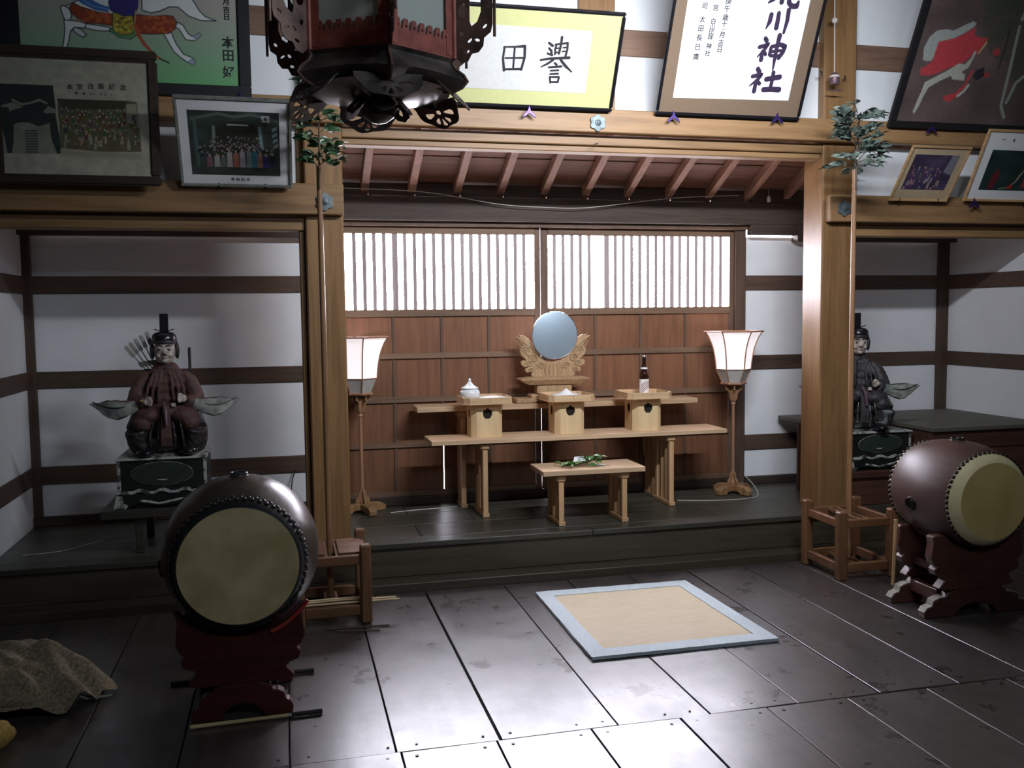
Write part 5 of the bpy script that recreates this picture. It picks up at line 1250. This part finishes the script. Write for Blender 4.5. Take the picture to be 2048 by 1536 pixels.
shape([(.79, .345), (.83, .325), (.86, .275), (.905, .272), (.935, .30), (.925, .312), (.895, .292), (.872, .305), (.85, .345), (.81, .365)], WH)
for p in ([(.862, .168), (.892, .152), (.902, .170), (.885, .186)], [(.895, .292), (.905, .272), (.935, .30), (.925, .312)]): c.poly(T8(p), (.28, .32, .38))
RB = (.24, .045, .018)
shape([(.325, .40), (.345, .42), (.375, .405), (.45, .385), (.52, .378), (.53, .32), (.50, .325), (.44, .328), (.40, .328), (.36, .348), (.335, .37)], RB, .004)
shape([(.615, .385), (.70, .378), (.77, .388), (.805, .385), (.822, .355), (.812, .325), (.78, .300), (.70, .292), (.64, .292), (.62, .33)], RB, .004)
r_ = random.Random(2)
for k in range(46):
    q = (r_.uniform(.63, .81), r_.uniform(.30, .38)) if k % 2 else (r_.uniform(.35, .51), r_.uniform(.335, .385))
    c.dot(q[0] - ox, q[1] - oy, .011, .008, (.46, .11, .03), .55)
shape([(.50, .300), (.545, .268), (.60, .262), (.632, .285), (.634, .31), (.52, .315)], (.10, .24, .09), .004)
shape([(.522, .385), (.61, .392), (.618, .34), (.612, .29), (.56, .28), (.518, .30)], (.34, .27, .03), .004)
for k in range(30): c.dot(r_.uniform(.53, .605) - ox, r_.uniform(.30, .38) - oy, .008, .006, r_.choice([(.06, .05, .01), (.55, .45, .08), (.05, .12, .02), (.25, .05, .01)]), .7)
shape([(.50, .56), (.515, .47), (.505, .43), (.512, .395), (.57, .372), (.625, .378), (.64, .42), (.655, .56)], (.035, .03, .16), .004)
c.poly(T8([(.35, .455), (.38, .42), (.44, .392), (.50, .385), (.512, .41), (.47, .42), (.42, .445), (.38, .485)]), (.05, .12, .34)); c.stroke(T8([(.37, .45), (.43, .41), (.50, .40)]), .008, (.10, .25, .50))
c.stroke(T8([(.63, .40), (.625, .36), (.615, .31)]), .005, (.40, .32, .06))
c.stroke(T8([(.625, .33), (.64, .28), (.665, .24), (.70, .20), (.735, .175)]), [.018, .018, .016, .014, .012], (.38, .07, .03)); c.stroke(T8([(.735, .175), (.775, .158)]), .008, (.02, .03, .02))
c.grain(.07); c.obj('painting', M_paint, f, ox, oy, .012)
for nm_, u, chars, sz in (('inscription_column', 1.063, (('本', .268), ('田', .205), ('好', .122)), .062), ('inscription_column', 1.062, (('月', .470), ('吉', .430), ('日', .396)), .034)):
    for ch, zc in chars: text('written_character', M_ink, ch, sz, .0010, Matrix.Translation((u, .0115, zc)) @ XZ(), f)
# 6 old brown framed photograph leaning in front of it
f = frame('framed_photograph', 'large brown-framed faded old photograph with two pictures and brush title, far left', 'framed photograph', (-1.335, 4.985, 2.152), 1.5, .760, .655, .048, .03, M_oldfr, M_oldfr, round_=.008)
c = Canvas(.668, .55, 330, (.36, .35, .27)); ox, oy = .046, .044; c.blot(.10, 8)
def T6(p): return [(a - ox, b_ - oy) for a, b_ in p]
c.poly(T6([(.03, .470), (.282, .471), (.303, .147), (.04, .142)]), (.20, .21, .16)); DK = (.030, .038, .036)
c.poly(T6([(.03, .470), (.282, .471), (.29, .36), (.255, .372), (.225, .335), (.19, .325), (.17, .342), (.13, .372), (.10, .385), (.03, .36)]), DK)
c.poly(T6([(.03, .36), (.08, .36), (.10, .30), (.095, .20), (.085, .145), (.065, .145), (.055, .22)]), DK); c.poly(T6([(.255, .34), (.285, .34), (.302, .22), (.303, .147), (.285, .147), (.262, .22)]), DK)
c.poly(T6([(.09, .345), (.15, .365), (.19, .355), (.24, .340), (.27, .33), (.255, .29), (.21, .275), (.165, .292), (.12, .290), (.085, .275)]), DK)
c.stroke(T6([(.10, .395), (.14, .375), (.18, .385), (.22, .40), (.25, .385)]), .010, (.30, .30, .22), .7)
for k in range(9): c.poly(T6([(.145, .255 - k * .0125), (.20, .257 - k * .0125), (.203, .250 - k * .0125), (.144, .248 - k * .0125)]), (.05, .055, .05))
c.poly(T6([(.297, .410), (.62, .412), (.66, .408), (.672, .168), (.50, .160), (.303, .175)]), (.10, .095, .055)); c.blot(.15, 23)
c.poly(T6([(.30, .408), (.615, .410), (.60, .37), (.32, .36)]), (.050, .048, .030)); c.poly(T6([(.61, .395), (.655, .40), (.668, .28), (.61, .31)]), (.27, .26, .18))
crowd(c, .265, .615, .165, .31, 6, 22, 9, (.075, .068, .040), [(.26, .25, .17), (.20, .19, .12), (.12, .11, .07)])
c.poly(T6([(.303, .165), (.672, .158), (.672, .13), (.303, .14)]), (.27, .26, .18), 8)
c.grain(.16); c.obj('photograph', M_photo, f, ox, oy, .010)
for ch, u, zc, sz in [(a, b_, d_, .030) for a, b_, d_ in zip('本堂改築記念', (.358, .403, .453, .499, .548, .600), (.466, .468, .472, .474, .474, .473))] + [(a, b_, .438, .013) for a, b_ in zip('昭和37521', (.386, .420, .450, .465, .498, .516, .546))]:
    text('written_character', M_ink, ch, sz, .0002, Matrix.Translation((u, .0092, zc)) @ XZ(), f, .0004)
# 7 white mounted colour group photograph
f = frame('framed_photograph', 'grey-framed colour group photograph with white mount, left of the left pillar', 'framed photograph', (-.488, 5.040, 2.160), 36, .552, .482, .017, .02, M_alu, M_paper)
c = Canvas(.432, .344, 200, (.045, .060, .052)); c.blot(.35, 9)
c.poly([(.12, .24), (.16, .28), (.20, .29), (.27, .29), (.31, .28), (.33, .24), (.33, .12), (.12, .12)], (.035, .035, .028)); c.stroke([(.02, .30), (.14, .33), (.22, .315), (.30, .33), (.42, .30)], .014, (.14, .17, .14), .8)
c.poly([(.185, .278), (.28, .276), (.285, .270), (.18, .270)], (.42, .46, .40)); c.stroke([(.118, .26), (.115, .12)], .014, (.20, .24, .22)); c.stroke([(.337, .26), (.345, .15)], .016, (.22, .32, .32)); c.stroke([(.03, .30), (.035, .05)], .016, (.08, .13, .11))
c.poly([(.345, .325), (.385, .325), (.388, .292), (.350, .292)], (.50, .56, .54)); c.dot(.367, .309, .007, .010, (.12, .05, .08)); c.poly([(.350, .292), (.375, .292), (.37, .268), (.355, .268)], (.02, .03, .03))
for k in range(4): c.poly([(.395 + .004 * k, .26 - .03 * k), (.42 + .002 * k, .27 - .03 * k), (.42, .252 - .03 * k), (.397, .24 - .03 * k)], (.22, .30, .32))
crowd(c, .10, .34, .13, .20, 4, 17, 12, (.035, .035, .038)); crowd(c, .03, .42, .12, .15, 2, 22, 13, (.03, .03, .035))
for k, (x, col, h) in enumerate(((.09, (.22, .12, .14), .06), (.125, (.40, .40, .36), .065), (.155, (.15, .17, .15), .06), (.186, (.45, .40, .38), .09), (.217, (.46, .17, .11), .085), (.248, (.46, .42, .42), .095), (.281, (.24, .30, .28), .095), (.308, (.05, .22, .32), .095), (.333, (.36, .20, .13), .08), (.362, (.05, .05, .20), .07), (.395, (.03, .04, .06), .075))):
    c.poly([(x - .014, .045), (x + .014, .045), (x + .012, .045 + h * .9), (x - .012, .045 + h * .9)], col, 1.5); c.dot(x, .045 + h * 1.0, .0055, .0075, (.40, .30, .26))
c.grain(.16); c.obj('photograph', M_photo, f, .060, .066, .0085)
for ch, u, sz in [(a, b_, .020) for a, b_ in zip('奉納記念', (.255, .280, .305, .330))] :
    text('written_character', M_ink, ch, sz, .0, Matrix.Translation((u, .0085, .042)) @ XZ(), f, .0003)
# 9 dark framed picture on the left side wall, only its lower corner in view
f = frame('votive_painting', 'black-framed greenish picture on the left side wall, cut by the picture corner', 'painting', (-1.44, 3.70, 2.68), 38, 1.05, .95, .055, .03, M_blkm, M_blkm, yaw=90)
c = Canvas(.93, .83, 90, (.10, .17, .14)); c.blot(.5, 12); c.grain(.2); c.obj('painting', M_paint, f, .06, .06, .012)
hook(1.343, 2.600, 'purple butterfly hook under the two-character calligraphy'); hook(2.197, 2.606, 'purple butterfly hook under the shrine name frame, left one'); hook(2.853, 2.622, 'purple butterfly hook under the shrine name frame, right one')
hook(3.903, 2.600, 'purple butterfly hook under the old red horse painting'); hook(4.224, 2.152, 'purple butterfly hook under the white-mounted picture at the right edge'); hook(4.63, 2.160, 'purple butterfly hook cut by the right picture edge'); hook(-.185, 2.604, 'purple butterfly hook under the white horse painting')
peg(3.690, 2.163, 'black peg at the left under the small gold frame'); peg(3.965, 2.165, 'black peg at the right under the small gold frame')
peg(-.305, 2.166, 'black peg at the left under the grey-framed group photograph'); peg(-.075, 2.168, 'black peg at the right under the grey-framed group photograph')
# six-lobed nail covers on the beams
def nailcover(x, z, y, label):
    t = thing('nail_cover', label, 'ornament', (x, y, z), 'metal nail covers on the beams')
    pts = [(.047 * (1 - .10 * (1 + math.cos(6 * a)) / 2 * 2) * math.cos(a), .047 * (1 - .20 * (1 + math.cos(6 * a)) / 2) * math.sin(a)) for a in [2 * PI * k / 36 for k in range(36)]]
    plate('hexagon_plate', M_nailc, pts, [], .006, Matrix.Translation((x, y - .005, z)) @ XZ(), t, bev=.002)
    MB().lathe([(0.020, -.008), (0.017, -.014), (0.010, -.016), (0.008, -.022), (0, -.023)], (x, y, z), 16, 'y').build('boss', M_nailc, t, True)
nailcover(1.752, 2.566, 5.074, 'round nail cover on the upper beam below the two-character frame')
nailcover(0.228, 2.100, 5.084, 'greenish hexagonal nail cover on the left pillar')
nailcover(3.335, 2.116, 5.084, 'dark hexagonal nail cover on the right pillar')
nailcover(3.300, 2.585, 5.074, 'hexagonal nail cover on the upper beam behind the right evergreen branch')
# cord with wooden ball and small bell ornament on the right pillar
t = thing('hanging_bell_cord', 'white cord with round ball and small bell hanging before the right pillar', 'ornament', (3.222, 5.02, 2.79))
MB().tube([(3.216, 5.03, 3.45), (3.219, 5.03, 3.21), (3.223, 5.03, 2.905)], [.004, .0035, .0035], 6).build('cord', M_cord, t, True)
MB().ball((3.219, 5.03, 3.208), .018, 16, 10).build('wooden_ball', M_cord, t, True)
MB().lathe([(0.006, .118), (0.016, .112), (0.026, .100), (0.030, .085), (0.028, .075), (0.028, .050), (0.024, .045), (0, .045)], (3.224, 5.03, 2.79), 20).build('bell', M_bell, t, True)
MB().lathe([(0.012, .112), (0.030, .096), (0.032, .086), (0.024, .084)], (3.224, 5.03, 2.79), 20).build('bell_cap', M_cord, t, True)
MB().tube([(3.178, 5.03, 2.806), (3.20, 5.03, 2.802), (3.25, 5.03, 2.803), (3.272, 5.03, 2.804)], [.003, .005, .005, .003], 8).build('cross_bar', M_bell, t, True)
for x_, z_, lb in ((3.17, 2.915, 'small dark screw hook at the left edge of the right pillar'), (3.33, 2.895, 'small dark screw hook at the right edge of the right pillar')):
    MB().tube([(x_ + .03, 5.137, z_), (x_ + .01, 5.10, z_), (x_, 5.08, z_ - .008), (x_ - .006, 5.08, z_ + .01)], .005, 6).build('screw_hook', M_tack, None, True, label=lb, cat='hook')
MB().tube([(1.752, 5.07, 2.452), (1.752, 5.13, 2.455)], .0045, 6).build('iron_nail', M_tack, None, True, label='small nail on the lintel below the round nail cover', cat='nail')
MB().tube([(0.160, 5.138, 2.325), (0.17, 5.10, 2.325), (0.178, 5.09, 2.335)], .006, 6).build('screw_hook', M_tack, None, True, label='small dark screw hook holding the left pole to its pillar', cat='hook')
MB().tube([(3.44, 5.138, 2.335), (3.45, 5.10, 2.335), (3.462, 5.09, 2.34)], .006, 6).build('screw_hook', M_tack, None, True, label='small dark screw hook beside the right pole on its pillar', cat='hook')

# ================================================================== HANGING LANTERN
lx, ly, lz = 0.205, 1.99, 2.022
t = thing('hanging_lantern', 'six-sided rusty openwork metal lantern hanging in the foreground', 'lantern', (lx, ly, lz - .17))
RB_ = .165; PH = -90 + 2
def hp(r, h, k, dx=0): a = R(PH + 60 * k); return Vector((lx + r * math.cos(a), ly + r * math.sin(a), lz + h))
for k in range(6):
    a_, b_ = hp(RB_, 0, k), hp(RB_, 0, k + 1); ex = (b_ - a_).normalized(); L = (b_ - a_).length; n_ = ex.cross(Vector((0, 0, 1)))
    Mf = Matrix(((ex.x, 0, n_.x, a_.x), (ex.y, 0, n_.y, a_.y), (ex.z, 1, n_.z, a_.z), (0, 0, 0, 1)))      # local x along side, y up, z out
    # band with pierced scalloped upper edge
    top = []; n = 7; mar = .010
    for i in range(n):
        c0 = mar + (L - 2 * mar) * (i + .5) / n; w_ = (L - 2 * mar) / n
        top += [(c0 - w_ * .5, .030), (c0 - w_ * .38, .030), (c0 - w_ * .30, .046), (c0 - w_ * .22, .050), (c0 + w_ * .22, .050), (c0 + w_ * .30, .046), (c0 + w_ * .38, .030)]
    outl = [(0, -.004)] + [(L, -.004), (L, .032)] + top[::-1] + [(0, .032)]
    plate('scalloped_band', M_lanred, outl, [ell(mar + (L - 2 * mar) * (i + .5) / n, .036, .0028, .0028, 8) for i in range(n)], .003, Mf, t)
    plate('glass_pane', M_frost, [(.012, .018), (L - .012, .018), (L - .012, .285), (.012, .285)], [], .002, Mf @ Matrix.Translation((0, 0, -.006)), t)
    for x0 in (.004, L - .020): plate('pane_bar', M_lanred, [(x0, .0), (x0 + .016, .0), (x0 + .016, .30), (x0, .30)], [], .004, Mf @ Matrix.Translation((0, 0, .0005)), t)
    MB().tube([hp(RB_ + .002, -.004, k), hp(RB_ + .002, .30, k)], .006, 8).build('corner_post', M_lanred, t, True)
    # wing plate standing out from each corner
    o_ = hp(RB_ + .006, 0, k); d_ = (o_ - Vector((lx, ly, lz))).normalized(); s_ = d_.cross(Vector((0, 0, 1)))
    Mw = Matrix(((d_.x, 0, s_.x, o_.x), (d_.y, 0, s_.y, o_.y), (d_.z, 1, s_.z, o_.z), (0, 0, 0, 1)))
    w1 = [(0, .30), (0, -.002), (.012, -.014), (.026, -.010), (.034, .004), (.048, .006), (.058, .018), (.060, .034), (.074, .044), (.078, .060), (.080, .30), (.052, .30), (.054, .085), (.046, .066), (.034, .058), (.030, .068), (.030, .30)]
    plate('wing_plate', M_lan, w1, [ell(.016, .090, .009, .014, 14), ell(.016, .150, .009, .014, 14), ell(.013, .045, .004, .006, 8, 20), ell(.030, .030, .006, .003, 8, 40), ell(.046, .030, .006, .003, 8, -20), ell(.062, .056, .006, .003, 8, 40), ell(.024, .008, .006, .003, 8, 20)], .0025, Mw, t)
    MB().tube([Mw @ Vector((.082, .034, 0)), Mw @ Vector((.083, .30, 0))], .0032, 6).build('wing_rod', M_lan, t, True)
    # flared skirt facet: curved shell with a ridge
    pr = [(RB_ + .002, -.004), (RB_ - .004, -.012), (RB_ + .002, -.024), (RB_ + .020, -.038), (RB_ + .028, -.050), (RB_ + .016, -.062), (RB_ - .010, -.072)]
    vs = []; NS = 6
    for r_i, h in pr:
        for j in range(NS + 1):
            f_ = j / NS; p = hp(r_i, h, k).lerp(hp(r_i, h, k + 1), f_); bul = math.sin(PI * f_)
            out_ = (p - Vector((lx, ly, p.z))).normalized(); q = (h + .004) / -.074
            p = p + out_ * (-.020 * bul * q) + Vector((0, 0, .016 * bul * q)); vs.append(tuple(p))
    m = MB(); m.add(vs, [(a * (NS + 1) + j, a * (NS + 1) + j + 1, (a + 1) * (NS + 1) + j + 1, (a + 1) * (NS + 1) + j) for a in range(len(pr) - 1) for j in range(NS)])
    o = m.build('skirt_facet', M_lanblk, t, True)
    MB().tube([hp(r_i + .002, h, k) for r_i, h in pr], .0035, 6).build('skirt_ridge', M_lan, t, True)
    # fan pendant under every corner, splayed outwards
    c_ = hp(RB_ - .008, -.066, k); nn = (c_ - Vector((lx, ly, c_.z))).normalized()
    upv = (Vector((0, 0, 1)) - nn * (.75 if k == 0 else .95)).normalized(); exv = Vector((-nn.y, nn.x, 0)); nz = exv.cross(upv)
    Mp = Matrix(((exv.x, upv.x, nz.x, c_.x), (exv.y, upv.y, nz.y, c_.y), (exv.z, upv.z, nz.z, c_.z), (0, 0, 0, 1)))
    fan = [(-.068, .012), (.068, .012)] + [(.066 * math.cos(R(a)) * (1 - .04 * math.cos(R(a * 7))), .002 + .056 * math.sin(R(a)) * (1 - .05 * math.cos(R(a * 7)))) for a in range(0, -181, -10)]
    hl = [ell(0, -.014, .0075, .0065, 12)]
    for a in (-8, -48, -90, -132, -172):
        ca, sa = math.cos(R(a)), math.sin(R(a)); hl.append([(ca * d - sa * w_, -.014 + .95 * (sa * d + ca * w_)) for d, w_ in ((.014, 0), (.020, .0036), (.037, .0078), (.044, .0052), (.045, 0), (.044, -.0052), (.037, -.0078), (.020, -.0036))] if abs(a + 90) > 50 else [(ca * d - sa * w_, -.018 + sa * d + ca * w_) for d, w_ in ((.012, 0), (.016, .003), (.028, .007), (.032, 0), (.028, -.007), (.016, -.003))])
    plate('fan_pendant', M_lanblk if k not in (1, 2) else M_lan, fan, hl, .0025, Mp, t)
MB().lathe([(0.150, -.004), (0.150, .002), (0, .002)], (lx, ly, lz), 6, ph=R(PH)).build('floor_plate', M_lanblk, t)
MB().lathe([(0.150, -.062), (0.110, -.070), (0.070, -.075), (0.046, -.079), (0.030, -.084), (0.036, -.094), (0.032, -.110), (0.016, -.121), (0, -.124)], (lx, ly, lz), 24).build('bottom_bowl', M_lanblk, t, True)
for k in range(6):
    a = R(60 * k + PH); d2 = Vector((math.cos(a), math.sin(a), 0)); s2 = Vector((-d2.y, d2.x, 0)); o2 = Vector((lx, ly, lz - .078)) + d2 * .046; u2 = (Vector((0, 0, 1)) - d2 * .8).normalized(); n2 = s2.cross(u2)
    Md = Matrix(((s2.x, u2.x, n2.x, o2.x), (s2.y, u2.y, n2.y, o2.y), (s2.z, u2.z, n2.z, o2.z), (0, 0, 0, 1)))
    plate('petal', M_lanblk, [(0, .004), (.020, -.002), (.027, -.018), (.020, -.034), (0, -.042), (-.020, -.034), (-.027, -.018), (-.020, -.002)], [ell(0, -.018, .007, .010, 10)], .002, Md, t)
MB().lathe([(0.10, .30), (0.185, .298), (0.215, .285), (0.222, .292), (0.20, .315), (0.13, .36), (0.07, .42), (0.03, .46), (0.02, .50), (0.03, .515), (0, .53)], (lx, ly, lz), 6, ph=R(PH)).build('lantern_roof', M_lan, t)
MB().tube([(lx, ly, lz + .52), (lx, ly, 3.949)], .005, 8).build('hanging_rod', M_lan, t, True)
# clean helper properties
bpy.data.scenes.remove(TS)
for o in ORIG:
    if '_o' in o.keys(): del o['_o']
